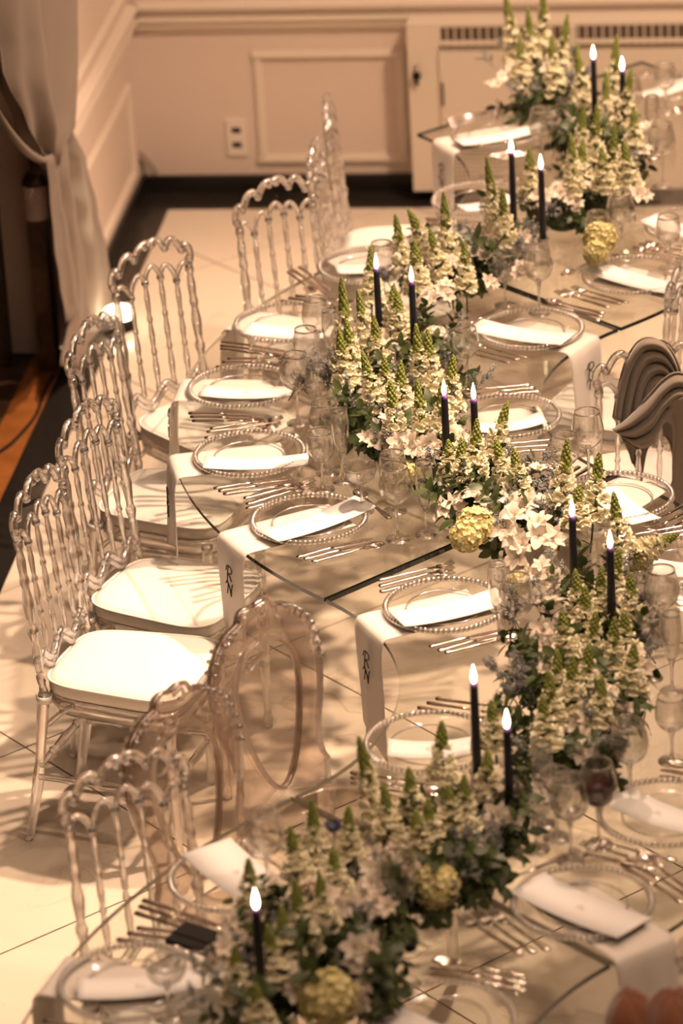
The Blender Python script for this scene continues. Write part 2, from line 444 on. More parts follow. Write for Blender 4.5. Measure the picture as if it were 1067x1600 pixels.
# ------------------------------------------------------------------ curtain, post, lamp
def curtain_section(rowspec, xp, amp, nf, seed):
    r = random.Random(seed); ph = r.random() * 6
    rows = []
    for (y, xl, xr) in rowspec:
        row = []
        for k in range(61):
            u = k / 60
            p = atX(lerp(xl, xr, u), y + 4 * math.sin(u * 5), xp)
            w = abs(atX(xr, y, xp).y - atX(xl, y, xp).y)
            a = amp * min(1, .35 + w * .9)
            fold = math.sin(u * nf * 2 * PI + ph + .4 * math.sin(u * 9 + y * .004)) + .35 * math.sin(u * nf * 4.7 * PI + 1 + y * .01)
            row.append(Vector((p.x + a * (fold + .9), p.y, p.z)))
        rows.append(row)
    return rows
def interp_rows(keys, n):
    out = []
    for i in range(n):
        t = i / (n - 1); y = lerp(keys[0][0], keys[-1][0], t)
        for (a, b) in zip(keys, keys[1:]):
            if y <= b[0] + 1e-6:
                s = (y - a[0]) / (b[0] - a[0]); s = s * s * (3 - 2 * s)
                out.append((y, lerp(a[1], b[1], s), lerp(a[2], b[2], s))); break
    return out
cu = thing('curtain', 'grey beige floor-length curtain tied back beside the doorway', 'curtain', (0, 0, 0))
XC = -2.60
up = interp_rows([(-900, -130, 96), (-200, -90, 96), (0, -60, 97), (110, -32, 97), (190, 8, 92), (235, 45, 80), (262, 66, 78)], 40)
lo = interp_rows([(235, 64, 80), (262, 66, 82), (290, 74, 126), (340, 78, 137), (400, 84, 148), (450, 88, 156), (500, 92, 160), (560, 90, 160)], 34)
o = part('upper_drape', MB().grid(curtain_section(up, XC, .034, 2.3, 1)), M['curtain'], cu)
o.modifiers.new('thick', 'SOLIDIFY').thickness = .004
lo2 = interp_rows([(150, 90, 97), (200, 84, 103), (262, 78, 122), (330, 84, 136), (400, 92, 150), (450, 96, 157), (500, 98, 161), (572, 84, 161)], 34)
o = part('lower_drape', MB().grid(curtain_section(lo2, XC - .02, .026, 1.6, 2)), M['curtain'], cu)
o.modifiers.new('thick', 'SOLIDIFY').thickness = .004
tail = interp_rows([(240, 66, 82), (300, 72, 92), (380, 78, 106), (440, 86, 116), (492, 94, 122), (500, 96, 112)], 18)
o = part('hanging_tail', MB().grid(curtain_section(tail, XC + .03, .012, 1.5, 3)), M['curtain'], cu)
o.modifiers.new('thick', 'SOLIDIFY').thickness = .004
sw = cr([atX(x, y, XC + .06) for x, y in ((-5, 170), (15, 205), (40, 235), (66, 250), (80, 243))], 8)
part('tie_band', MB().tube(sw, [.005 + .009 * math.sin(PI * i / (len(sw) - 1)) for i in range(len(sw))], 10), M['curtain'], cu)
pb = atX(78, 560, -2.70); pt = atY(58, 270, pb.y)
ps = thing('wooden_post', 'dark wooden post with a glittering band behind the tied curtain', 'post', (-2.70, pb.y, 0))
hz = pt.z
part('shaft', MB().box((-.03, -.045, 0), (.03, .045, hz - .16)), M['darkwood'], ps, False)
part('cap', MB().lathe([(.0, hz), (.03, hz), (.045, hz - .03), (.045, hz - .04), (0, hz - .04)], 20), M['darkwood'], ps)
bd = MB()
for i in range(9):
    for j in range(16):
        a = 2 * PI * (j + .5 * (i % 2)) / 16
        bd.sphere((.04 * math.cos(a), .048 * math.sin(a), hz - .155 + i * .0135), .0085, 6, 4)
part('crystal_band', bd, M['crystal'], ps, kind='stuff')
lp = at(185, 488, .06)
la = thing('floor_uplight', 'small glowing round uplight on the black floor border', 'lamp', (lp.x, lp.y, 0))
part('base', MB().lathe([(0, 0), (.06, 0), (.06, .03), (.05, .045), (0, .045)], 24), M['black'], la)
part('glowing_lens', MB().lathe([(.0, .075), (.045, .075), (.055, .065), (.055, .045), (0, .045)], 24), M['lampglow'], la)
ll = bpy.data.lights.new('uplight', 'SPOT'); ll.energy = 15; ll.color = (1, .78, .52); ll.spot_size = .55; ll.spot_blend = .8; ll.shadow_soft_size = .03
lo_ = link('uplight', ll, None, (lp.x, lp.y, .1)); lo_.rotation_euler = (atX(90, -60, XC + .05) - lo_.location).to_track_quat('-Z', 'Y').to_euler()

# ------------------------------------------------------------------ serpentine glass table
ZT = .765; RI, RO, RM = .735, 1.795, 1.265
C1 = np.array([-.085, 10.20])
def pol(c, r, deg): return np.array([c[0] + r * math.cos(math.radians(deg)), c[1] + r * math.sin(math.radians(deg))])
C3 = pol(C1, RI + RO, 228.1); C2 = pol(C1, RI + RO, 136.1); C4 = pol(C3, RI + RO, -42.6)
def arc_slab(c, a0, a1, pale_range, g=.25):
    a0 += g; a1 -= g; n = 40
    outer = [pol(c, RO, lerp(a0, a1, i / n)) for i in range(n + 1)]
    inner = [pol(c, RI, lerp(a0, a1, i / n)) for i in range(n + 1)]
    top = MB(); edge = MB(); pale = MB()
    for z in (ZT, ZT - .012):
        top.grid([[(p[0], p[1], z) for p in outer], [(p[0], p[1], z) for p in inner]])
    def wall(m, st): m.grid([[(p[0], p[1], ZT) for p in st], [(p[0], p[1], ZT - .012) for p in st]])
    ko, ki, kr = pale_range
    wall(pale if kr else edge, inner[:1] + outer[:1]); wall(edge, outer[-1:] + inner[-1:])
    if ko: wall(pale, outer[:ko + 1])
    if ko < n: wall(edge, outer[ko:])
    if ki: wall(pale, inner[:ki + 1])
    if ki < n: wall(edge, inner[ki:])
    return top, edge, pale
TABS = [(C2, -43.9, 46.1, 'far curved glass table slab nearest the air conditioner'),
        (C1, 136.1, 228.1, 'curved glass table slab bulging towards the row of clear chairs'),
        (C3, -42.6, 48.1, 'curved glass table slab wrapping round the medallion chairs'),
        (C4, 137.4, 229, 'nearest curved glass table slab at the bottom of the photo')]
for c, a0, a1, lab in TABS:
    t = thing('glass_table', lab, 'table', (c[0], c[1], 0), 0, 'serpentine glass table slabs')
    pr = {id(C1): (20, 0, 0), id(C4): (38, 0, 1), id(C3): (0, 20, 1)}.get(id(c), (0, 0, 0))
    tp, ed, pl_ = arc_slab((0, 0), a0, a1, pr)
    part('glass_top', tp, M['tabletop'], t, False)
    part('polished_edge', ed, M['tabedge'], t, False, label='dark green glass edge')
    if pl_.v: part('light_painted_edge', pl_, M['paleedge'], t, False, label='pale clear glass edge')
    for f in (.25, .75):
        q = pol((0, 0), RM - .02, lerp(a0, a1, f))
        part('pedestal', MB().lathe([(.11, .0), (.11, ZT - .013)], 40, (q[0], q[1], 0)), M['tubeglass'], t)

# ------------------------------------------------------------------ clear spindle chair
BACKZ = [(.45, -.19), (1.02, -.235)]
def bx(z): return lerp(-.19, -.238, (z - .45) / .57)
TURN = [(0, .013), (.03, .017), (.06, .011), (.10, .012), (.13, .017), (.15, .012), (.25, .016), (.36, .010), (.40, .016), (.43, .018), (.46, .011), (.50, .013), (.60, .018), (.70, .011), (.74, .017), (.77, .012), (.86, .015), (.93, .010), (.96, .017), (1, .013)]
SPIN = [(0, .008), (.04, .011), (.08, .007), (.22, .011), (.34, .0065), (.37, .012), (.40, .0065), (.52, .0105), (.64, .0065), (.67, .012), (.70, .0065), (.86, .010), (.95, .007), (1, .010)]
def turned(mb, pts, prof, k=1.0, n=8, m=44):
    P = cr(pts, 12) if len(pts) > 2 else [Vector(pts[0]).lerp(Vector(pts[1]), i / m) for i in range(m + 1)]
    mb.tube(P, [prof_at(prof, i / (len(P) - 1)) * k for i in range(len(P))], n)
def seat_outline(ins=0, n=56):
    out = []
    for k in range(n):
        a = 2 * PI * k / n; e = .42
        x = abs(math.cos(a)) ** e * math.copysign(1, math.cos(a)); y = abs(math.sin(a)) ** e * math.copysign(1, math.sin(a))
        w = lerp(.165, .20, (x + 1) / 2)
        out.append((x * (.205 - ins) + .005, y * (w - ins)))
    return out
def make_spindle_chair(label):
    t = thing('spindle_chair', label, 'chair', group='clear spindle chairs around the table')
    A = M['acrylic']
    for s in (-1, 1):
        mb = MB(); turned(mb, [(-.268, s * .172, 0), (-.225, s * .165, .2), (bx(.45), s * .158, .45)], [(0, .012), (.5, .017), (.6, .013), (.9, .018), (1, .017)], 1, 8)
        part('leg', mb, A, t)
        mb = MB(); turned(mb, [(bx(.44), s * .158, .44), (bx(.9), s * .152, .90)], TURN, .9, 8)
        part('back_post', mb, A, t)
        mb = MB(); turned(mb, [(.178, s * .178, 0), (.178, s * .178, .43)], [(0, .012), (.08, .015), (.1, .010), (.6, .017), (.68, .019), (.71, .012), (.75, .019), (.8, .013), (1, .018)], 1, 8)
        part('leg', mb, A, t)
        mb = MB(); turned(mb, [(-.222, s * .166, .2), (.178, s * .178, .2)], [(0, .010), (.2, .009), (.25, .014), (.3, .009), (.5, .013), (.7, .009), (.75, .014), (.8, .009), (1, .01)], 1, 8)
        part('stretcher', mb, A, t)
        ang = MB()
        for (x0, y0) in ((-.19, .158),):
            for q in range(2):
                ang.tube(cr([(bx(.40) + .0, s * .158, .36), (-.16, s * .16, .385), (-.13, s * .163, .41), (-.10, s * .166, .43)], 5), .008, 6)
        part('corner_scroll', ang, A, t)
    for x, w in ((-.215, .163), (.178, .178)):
        mb = MB(); turned(mb, [(x, -w, .235), (x, w, .235)], [(0, .009), (.2, .009), (.25, .014), (.3, .009), (.5, .013), (.7, .009), (.75, .014), (.8, .009), (1, .009)], 1, 8)
        part('stretcher', mb, A, t)
    ap = MB(); o1, o2 = seat_outline(0), seat_outline(.02)
    ap.grid([[(x, y, .40) for x, y in o1], [(x, y, .445) for x, y in o1], [(x, y, .445) for x, y in o2], [(x, y, .40) for x, y in o2]], True, True)
    part('seat_frame', ap, A, t)
    for y, zt in ((-.095, .865), (-.032, .895), (.032, .895), (.095, .865)):
        mb = MB(); turned(mb, [(bx(.545), y, .545), (bx(zt), y, zt)], SPIN, .9, 8); part('spindle', mb, A, t)
    # wavy lower rail
    lr = cr([(bx(z), y, z) for y, z in ((-.152, .535), (-.125, .56), (-.1, .535), (-.065, .52), (-.032, .545), (0, .565), (.032, .545), (.065, .52), (.1, .535), (.125, .56), (.152, .535))], 5)
    mb = MB().tube(lr, .0105, 7)
    mb.tube([(p.x - .002, p.y, p.z - .022) for p in lr], .0085, 6)
    part('lower_rail', mb, A, t)
    # crest: scrolled outer curve, arches and the thin web between them
    half = [(.152, .90), (.163, .925), (.158, .955), (.142, .968), (.131, .955), (.122, .968), (.108, .99), (.088, 1.0), (.072, .99), (.062, .982), (.052, .996), (.036, 1.01), (.016, 1.016)]
    full = [(-y, z) for y, z in half] + [(0, 1.012)] + half[::-1]
    oc = cr([(bx(z), y, z) for y, z in full], 5)
    mb = MB().tube(oc, .0115, 8)
    for s in (-1, 1):
        for (y, z, r) in ((.131, .952, .013), (.064, .978, .013), (.158, .918, .014), (.014, 1.004, .012)):
            mb.sphere((bx(z), s * y, z), r, 8, 6)
    ar = []
    ys = [-.152, -.095, -.032, .032, .095, .152]; zs = [.895, .865, .895, .895, .865, .895]
    for k in range(5):
        y0, y1 = ys[k], ys[k + 1]; z0, z1 = zs[k], zs[k + 1]; h = .045 if k in (1, 2, 3) else .03
        seg = []
        for i in range(11):
            u = i / 10; z = lerp(z0, z1, u) + h * math.sin(PI * u) ** .6
            seg.append((bx(z), lerp(y0, y1, u), z))
        ar.extend(seg if k == 0 else seg[1:]); mb.tube(seg, .0085, 7)
    for y, z in zip(ys, zs): mb.sphere((bx(z), y, z), .0125, 8, 6)
    part('crest_rail', mb, A, t)
    web = MB(); n = 60
    def res(L):
        return [L[min(int(i / (n - 1) * (len(L) - 1) + .5), len(L) - 1)] for i in range(n)]
    web.grid([[tuple(p) for p in res(oc)], [tuple(p) for p in res(ar)]])
    part('crest_web', web, M['acrylic2'], t)
    cu_ = MB(); rows = []
    for z, ins in ((.446, .03), (.447, .006), (.455, 0), (.478, 0), (.487, .003), (.493, .02), (.498, .06), (.502, .11), (.503, .145)):
        rows.append([(x, y, z) for x, y in seat_outline(ins)])
    cu_.grid(rows, False, True); cu_.f.append(tuple(len(cu_.v) - 56 + k for k in range(56))); cu_.f.append(tuple(reversed(range(56))))
    c = part('cushion', cu_, M['cushion'], t)
    part('piping', MB().tube([(x, y, .486) for x, y in seat_outline(-.001)], .0035, 6, False, True), M['cushion'], c)
    for s in (-1, 1):
        part('tie_strap', MB().lathe([(.022, .428), (.023, .448), (.020, .448), (.020, .428)], 12, (bx(.44), s * .158, 0), True), M['cushion'], c)
    return t
CH = [((-1.845, 9.03), -13, 'clear spindle chair with bright white cushion, frontmost of the row left of the table'),
      ((-1.80, 9.475), -19, 'second clear spindle chair from the front, glass table shadow on its cushion'),
      ((-1.89, 10.10), -16, 'third clear spindle chair from the front, beside the hanging monogram napkin'),
      ((-1.86, 10.65), -38, 'wide-turned clear spindle chair standing just right of the glowing floor uplight'),
      ((-1.56, 11.18), -42, 'clear spindle chair on open cream floor behind the fifth left plate'),
      ((-1.41, 11.68), 0, 'clear spindle chair seen edge on, second from the back wall'),
      ((-1.42, 12.14), 4, 'farthest clear spindle chair, nearest the back wall panel'),
      ((-1.43, 7.36), -50, 'blurred clear spindle chair in front of the two medallion chairs')]
p = at(978, 748, .5); CH.append(((p.x, p.y), 112, 'clear spindle chair under the draped grey shawl'))
p = at(968, 628, .5); CH.append(((p.x, p.y), 160, 'clear spindle chair mostly hidden behind the grey shawl'))
p = at(1075, 1500, .75); CH.append(((p.x + .02, p.y), 120, 'clear spindle chair at the bottom right holding the rust throw'))
ch0 = None
CHOBJ = []
for (x, y), d, lab in CH:
    if ch0 is None:
        ch0 = make_spindle_chair(lab); ch0.location = (x, y, 0); ch0.rotation_euler = (0, 0, math.radians(d)); CHOBJ.append(ch0)
    else: CHOBJ.append(copy_tree(ch0, (x, y, 0), math.radians(d), lab))

# ------------------------------------------------------------------ medallion chair
def gx(z): return lerp(-.20, -.275, (z - .44) / .56)
def make_medallion_chair(label):
    t = thing('medallion_chair', label, 'chair', group='smoky clear medallion chairs')
    A = M['acrylic2']
    half = [(0, 1.0), (.03, 1.005), (.055, .998), (.065, .978), (.085, .972), (.115, .962), (.15, .935), (.178, .895), (.192, .84), (.192, .78), (.178, .71), (.158, .65), (.148, .60), (.152, .555), (.165, .53), (.158, .50), (.15, .46)]
    oc = cr([(y, z, 0) for y, z in half], 4)
    inner = [(0, .905), (.05, .897), (.09, .868), (.112, .82), (.114, .76), (.10, .69), (.078, .62), (.05, .56), (.022, .525), (0, .515)]
    ic = cr([(y, z, 0) for y, z in inner], 6)
    n = 60
    def res(L):
        out = []
        for i in range(n):
            f = i / (n - 1) * (len(L) - 1); a = int(f); b = min(a + 1, len(L) - 1); out.append(L[a].lerp(L[b], f - a))
        return out
    ro, ri = res(oc), res(ic)
    fr = MB()
    for s in (-1, 1):
        rows = []
        for dx, L, k in ((-.014, ro, 1), (.014, ro, 1), (.014, ri, 1), (-.014, ri, 1)):
            rows.append([(gx(p.y) + dx, s * p.x, p.y) for p in L])
        fr.grid(rows, True, False)
    part('back_frame', fr, M['medal'], t)
    rim = MB()
    for s in (-1, 1):
        rim.tube([(gx(p.y), s * p.x, p.y) for p in ro], .0065, 8)
    part('outer_rim', rim, M['medalring'], t)
    rg = [(gx(p.y), p.x, p.y) for p in ri] + [(gx(p.y), -p.x, p.y) for p in ri[::-1][1:-1]]
    part('oval_ring', MB().tube(rg, .007, 8, False, True), M['medalring'], t)
    bd = MB(); L = 0
    for i in range(len(rg)):
        a, b = Vector(rg[i]), Vector(rg[(i + 1) % len(rg)])
        d = (b - a).length; s = 0
        while L + (d - s) >= .011:
            s += .011 - L; L = 0; q = a.lerp(b, s / d); c = Vector((gx(.72), 0, .72)); o = (q - c).normalized() * .014
            bd.sphere(q + o + Vector((-.008, 0, 0)), .0042, 5, 4)
        L += d - s
    part('beaded_border', bd, A, t)
    pm = MB(); pm.grid([[(gx(p.y) + .002, p.x, p.y) for p in ri], [(gx(p.y) + .002, -p.x, p.y) for p in ri]])
    part('oval_panel', pm, M['medal'], t)
    # carved crest scrolls and fluted shoulders
    cv = MB()
    for s in (-1, 1):
        cv.tube(cr([(gx(.975) - .014, s * y, z) for y, z in ((.02, .975), (.045, .985), (.056, .968), (.048, .955), (.038, .962))], 5), .005, 6)
        for i in range(9):
            f = 22 + i * 2; p, q = ro[min(f - 6, n - 1)], ro[min(f - 5, n - 1)]
            cv.tube([(gx(p.y) - .02, s * p.x, p.y), (gx(p.y) + .02, s * p.x, p.y)], .0055, 6)
    part('carved_crest', cv, M['acrylic'], t, kind='stuff')
    so = []
    for k in range(48):
        a = 2 * PI * k / 48; e = .6
        x = abs(math.cos(a)) ** e * math.copysign(1, math.cos(a)); y = abs(math.sin(a)) ** e * math.copysign(1, math.sin(a))
        so.append((x * .215 + .0, y * lerp(.17, .215, (x + 1) / 2)))
    st = MB(); st.grid([[(x * .9, y * .9, .468) for x, y in so], [(x, y, .47) for x, y in so], [(x, y, .415) for x, y in so], [(x * .95, y * .95, .415) for x, y in so]], False, True)
    st.f.append(tuple(range(48)))
    part('seat', st, M['medal'], t)
    for s in (-1, 1):
        mb = MB(); turned(mb, [(-.285, s * .17, 0), (-.235, s * .16, .22), (gx(.47), s * .15, .47)], [(0, .012), (.5, .018), (.9, .024), (1, .026)], 1, 8); part('leg', mb, M['acrylic'], t)
        mb = MB(); turned(mb, [(.17, s * .175, 0), (.165, s * .17, .42)], [(0, .010), (.1, .013), (.8, .022), (.86, .026), (.9, .018), (1, .028)], 1, 8); part('leg', mb, M['acrylic'], t)
    return t
def place_back(px, py, z, deg, off):
    q = at(px, py, z); a = math.radians(deg); return (q.x + off * math.cos(a), q.y + off * math.sin(a), 0)
m0 = make_medallion_chair('smoky clear medallion chair directly behind the blurred spindle chair')
m0.location = place_back(266, 1080, 1.0, -33, .275); m0.rotation_euler = (0, 0, math.radians(-33))
copy_tree(m0, place_back(396, 948, 1.0, -34, .275), math.radians(-34), 'smoky clear medallion chair in the table bay, close to the table edge')

# ------------------------------------------------------------------ place settings
def make_charger():
    t = thing('charger_plate', '', 'plate', group='beaded glass charger plates')
    prof = [(0, .006), (.06, .006), (.09, .005), (.098, .007), (.104, .005), (.112, .008), (.118, .010), (.126, .0095), (.135, .012), (.150, .015)]
    part('plate_glass', MB().lathe(prof, 64), M['charger'], t)
    part('well_ring', MB().tube([(.1 * math.cos(a), .1 * math.sin(a), .008) for a in [2 * PI * k / 64 for k in range(64)]], .0022, 6, False, True), M['bead'], t)
    b = MB()
    for k in range(72):
        a = 2 * PI * k / 72; b.sphere((.153 * math.cos(a), .153 * math.sin(a), .0145), .0082, 8, 6)
    part('beaded_rim', b, M['bead'], t)
    return t
def flat_loft(mb, secs):
    "secs: x, half width, z centre, half thickness"
    rows = []
    for x, w, z, h in secs:
        rows.append([(x, w * math.cos(a) , z + h * math.sin(a)) for a in [2 * PI * k / 10 for k in range(10)]])
    mb.grid(rows, False, True); o = len(mb.v) - 10 * len(secs)
    mb.f.append(tuple(o + k for k in reversed(range(10)))); mb.f.append(tuple(len(mb.v) - 10 + k for k in range(10)))
    return mb
HAND = [(-.105, .004, .006, .003), (-.102, .0085, .006, .0045), (-.09, .0085, .006, .0045), (-.05, .006, .0065, .004), (-.015, .0048, .007, .0035), (-.008, .0065, .007, .0045), (-.004, .0045, .007, .0032), (.0, .0045, .007, .003)]
def make_knife():
    t = thing('table_knife', '', 'knife', group='silver table knives')
    part('handle', flat_loft(MB(), HAND), M['silver'], t)
    part('blade', flat_loft(MB(), [(-.002, .006, .007, .002), (.01, .0095, .006, .0012), (.06, .0105, .005, .001), (.10, .0095, .004, .0009), (.118, .005, .003, .0008), (.122, .001, .003, .0006)]), M['silver'], t)
    return t
def make_fork():
    t = thing('table_fork', '', 'fork', group='silver table forks')
    part('handle', flat_loft(MB(), HAND + [(.03, .003, .009, .0025), (.045, .004, .008, .002)]), M['silver'], t)
    h = flat_loft(MB(), [(.043, .004, .008, .002), (.052, .010, .006, .0016), (.062, .0125, .005, .0014), (.068, .0128, .0055, .0013)])
    for k in range(4):
        y = -.0105 + k * .007
        h.tube([(.066, y, .0055), (.085, y, .008), (.11, y * .95, .013)], [.0021, .0019, .001], 5)
    part('head', h, M['silver'], t)
    return t
def make_spoon():
    t = thing('table_spoon', '', 'spoon', group='silver spoons')
    part('handle', flat_loft(MB(), HAND + [(.03, .003, .009, .0025), (.05, .0035, .008, .002)]), M['silver'], t)
    rows = []
    for i in range(9):
        u = i / 8; x = .048 + .062 * u; w = .020 * math.sin(PI * (.06 + .90 * u)) ** .6 * lerp(1.05, .9, u)
        rows.append([(x, w * k / 4, .009 - .008 * (1 - (k / 4) ** 2) * math.sin(PI * u)) for k in range(-4, 5)])
    b = MB().grid(rows); o = part('bowl', b, M['silver'], t); o.modifiers.new('thick', 'SOLIDIFY').thickness = .0012
    return t
PROTO = {}
def put(kind, maker, loc, rz, label):
    if kind not in PROTO:
        PROTO[kind] = maker(); o = PROTO[kind]; o.location = loc; o.rotation_euler = (0, 0, rz); o['label'] = label
        return o
    return copy_tree(PROTO[kind], loc, rz, label)
def napkin(plate, c, r, outward, desc, hang=.27, w=.082, skew=0.0, mono=True, edge=None):
    "cloth from under the plate, over the table edge and down"
    th = math.atan2(plate.y - c[1], plate.x - c[0])
    ed = (RO - r) if outward > 0 else (r - RI)
    if edge is not None: ed = edge
    d = Vector((math.cos(th), math.sin(th), 0)) * outward; s = Vector((-d.y, d.x, 0))
    rows = []; rr = random.Random(int(plate.x * 1000) + 5); ph = rr.random() * 6
    prof = [(-.10, .0015), (-.05, .0015), (0, .002), (.05, .0025), (.10, .003), (ed - .012, .004), (ed + .002, .002), (ed + .010, -.008), (ed + .014, -.025)]
    for k in range(1, 13): prof.append((ed + .016 + .010 * k / 12, -.025 - (hang - .025) * k / 12))
    for i, (x, z) in enumerate(prof):
        row = []; hg = max(0, (-z) / hang)
        for k in range(15):
            v = (k / 14 - .5) * 2
            ww = w * (1 - .12 * hg) ; wav = .010 * hg * math.sin(v * 3.1 + ph) + .004 * hg * math.sin(v * 8 + ph)
            zz = z - (skew * hg * .06 * v if hg > 0 else 0) - (hg ** 4) * .02 * math.cos(v * 2 + ph)
            pt_ = d * (x + wav) + s * (v * ww + skew * .02 * hg)
            row.append((pt_.x, pt_.y, zz))
        rows.append(row)
    t = thing('napkin', f'white {"monogrammed " if mono else ""}napkin hanging at {desc}', 'napkin', (plate.x, plate.y, ZT), 0, 'white napkins hanging from the table')
    o = part('cloth', MB().grid(rows), M['napkin'], t)
    o.modifiers.new('thick', 'SOLIDIFY').thickness = .0015
    if mono:
        # stitched R over N
        base = d * (ed + .0285); zc = -.10
        def P(u, v): q = base + s * u + d * 0.012 * (-(v + zc) / hang); return (q.x, q.y, zc + v)
        fl = 1.15; u0 = .022 if d.x < 0 else 0
        R = [[(-.016, .034), (-.010, .05), (.006, .052)], [(-.004, .052), (-.008, .03), (-.010, .008)], [(-.004, .052), (.012, .048), (.012, .034), (-.006, .028)], [(-.006, .028), (.004, .022), (.012, .010)]]
        Nn = [[(-.018, -.006), (-.010, .006), (-.006, -.006), (-.010, -.032)], [(-.006, .000), (.004, -.014), (.010, -.034)], [(.016, .004), (.012, -.014), (.010, -.034)]]
        m = MB()
        for st in R + Nn: m.tube(cr([P(u * fl + u0, v) for u, v in st], 5), .0018, 5)
        part('monogram', m, M['thread'], t, label='dark stitched monogram letters R and N')
    return t
def card(a, b, wdt, desc, z=ZT + .028, sag=.010, lift=.0):
    A, B = at(a[0], a[1], z), at(b[0], b[1], z)
    mid = (A + B) / 2; d = B - A; Lc = d.length; th = math.atan2(d.y, d.x)
    t = thing('menu_card', f'curved white menu card at {desc}', 'card', (mid.x, mid.y, z), th, 'white menu cards on the plates')
    rows = []
    for i in range(15):
        u = i / 14 * 2 - 1
        rows.append([(u * Lc / 2, v * wdt / 2, -sag * (1 - u * u) + lift * u - .001 * v) for v in (-1, 0, 1)])
    o = part('sheet', MB().grid(rows), M['card'], t); o.modifiers.new('thick', 'SOLIDIFY').thickness = .0012
    m = MB()
    for st in ([(-.008, .010), (-.007, .002), (-.008, -.008)], [(-.008, .010), (.0, .008), (-.006, .001), (.001, -.006)], [(.003, -.006), (.004, .006), (.009, -.006), (.010, .006)]):
        m.tube(cr([(x, y, -sag + .0016) for x, y in st], 4), .0007, 4)
    part('printed_crest', m, M['cardink'], t)
    return t
# key: pixel, ring centre, outward(+1 outer edge, -1 inner edge), description, card ends, napkin, cutlery sides
PL = [
 ('P1', (695, 950), C3, -1, 'the place just below the dark glass seam', ((620, 968), (785, 930), .10), 1.0),
 ('P2', (483, 815), C1, 1, 'the place just above the dark glass seam', ((418, 838), (572, 783), .10), .3),
 ('P3', (390, 713), C1, 1, 'the second place above the glass seam', ((318, 722), (482, 717), .085), .0),
 ('P4', (378, 608), C1, 1, 'the third place above the glass seam', ((315, 610), (457, 610), .085), .0),
 ('P5', (447, 508), C1, 1, 'the fourth place above the glass seam', ((385, 512), (520, 518), .10), .0),
 ('P6', (830, 518), C1, -1, 'the place left of the grey shawl', ((742, 507), (888, 530), .10), .4),
 ('P7', (990, 434), C2, 1, 'the place behind the grey shawl chair', ((918, 413), (1058, 452), .10), .3),
 ('P8', (778, 209), C2, -1, 'the farthest left place before the air conditioner', ((715, 222), (848, 196), .09), .2),
 ('P9', (205, 1540), C4, 1, 'the bottom left place', ((120, 1545), (315, 1528), .09), 0),
 ('P10', (910, 1415), C4, -1, 'the lower right place with the folded cloth', ((822, 1378), (992, 1450), .115), 0),
 ('A', (575, 418), C2, -1, 'the place behind the two upper left candles', ((525, 420), (640, 408), .09), 0),
 ('B', (750, 315), C2, -1, 'the place left of the upper middle candles', ((720, 325), (800, 308), .08), 0),
 ('C', (790, 655), C1, -1, 'the place behind the two centre candles', ((745, 668), (848, 652), .08), 0),
 ('D', (962, 780), C1, -1, 'the place before the shawl chair cushion', ((940, 765), (1010, 815), .09), 0),
 ('E', (672, 1165), C3, -1, 'the place left of the two lower candles', ((606, 1168), (735, 1165), .09), 0),
 ('F', (372, 1375), C4, 1, 'the place before the medallion chairs', ((322, 1322), (415, 1395), .13), 0),
 ('G', (1040, 1275), C3, 1, 'the place beside the red wine glass', ((965, 1243), (1090, 1290), .10), 0),
 ('H', (1070, 885), C3, 1, 'the right edge place by the leaning flower', ((1005, 880), (1115, 890), .09), 0),
 ('I', (1085, 355), C2, 1, 'the upper right edge place', ((1013, 340), (1120, 372), .09), 0),
 ('K', (1050, 140), C2, 1, 'the place in the top right corner', ((1000, 150), (1090, 120), .09), 0),
 ('J', (690, 1600), C4, -1, 'the bottom edge place', ((560, 1560), (720, 1640), .10), 0),
]
NAPK = {'P1', 'P2', 'P3', 'P4', 'P6', 'P7', 'P8', 'P10', 'C', 'D', 'P5', 'A', 'P9'}
for key, px, c, ow, desc, cd_, sk in PL:
    q = at(px[0], px[1], ZT + .008)
    r = math.hypot(q.x - c[0], q.y - c[1]); th = math.atan2(q.y - c[1], q.x - c[0])
    face = th + (PI if ow > 0 else 0)          # direction the diner looks
    put('charger', make_charger, (q.x, q.y, ZT + .003), rnd.random() * 6, f'clear beaded charger plate at {desc}')
    if key in NAPK: napkin(q, c, r, ow, desc, hang=.30 if key in ('P1', 'P6') else .26, skew=sk, mono=key in ('P1', 'P2', 'P3', 'P4', 'P6', 'P7', 'P8'))
    card(cd_[0], cd_[1], cd_[2], desc)
    f = Vector((math.cos(face), math.sin(face), 0)); rt = Vector((f.y, -f.x, 0))
    jit = lambda: rnd.uniform(-.06, .06)
    for k, (kd, mk, nm) in enumerate((('knife', make_knife, 'inner silver knife'), ('knife', make_knife, 'middle silver knife'), ('spoon', make_spoon, 'outer silver spoon'))):
        o = q + rt * (.180 + .026 * k) - f * (.025 - .01 * k)
        a_, b_ = sorted((k, 0)), 0
        put(kd, mk, (o.x, o.y, ZT + .001), face + jit(), f'{nm} at {desc}')
    for k, nm in enumerate(('inner', 'middle', 'outer')):
        o = q - rt * (.172 + .030 * k) + f * (.0 + .012 * k)
        put('fork', make_fork, (o.x, o.y, ZT + .001), face + jit(), f'{nm} silver fork at {desc}')
    if key in ('P1', 'P2', 'P6', 'P7', 'P10', 'G'):
        o = q + f * .195
        put('spoon', make_spoon, (o.x, o.y, ZT + .001), face + PI / 2 + jit(), f'crosswise dessert spoon at {desc}')

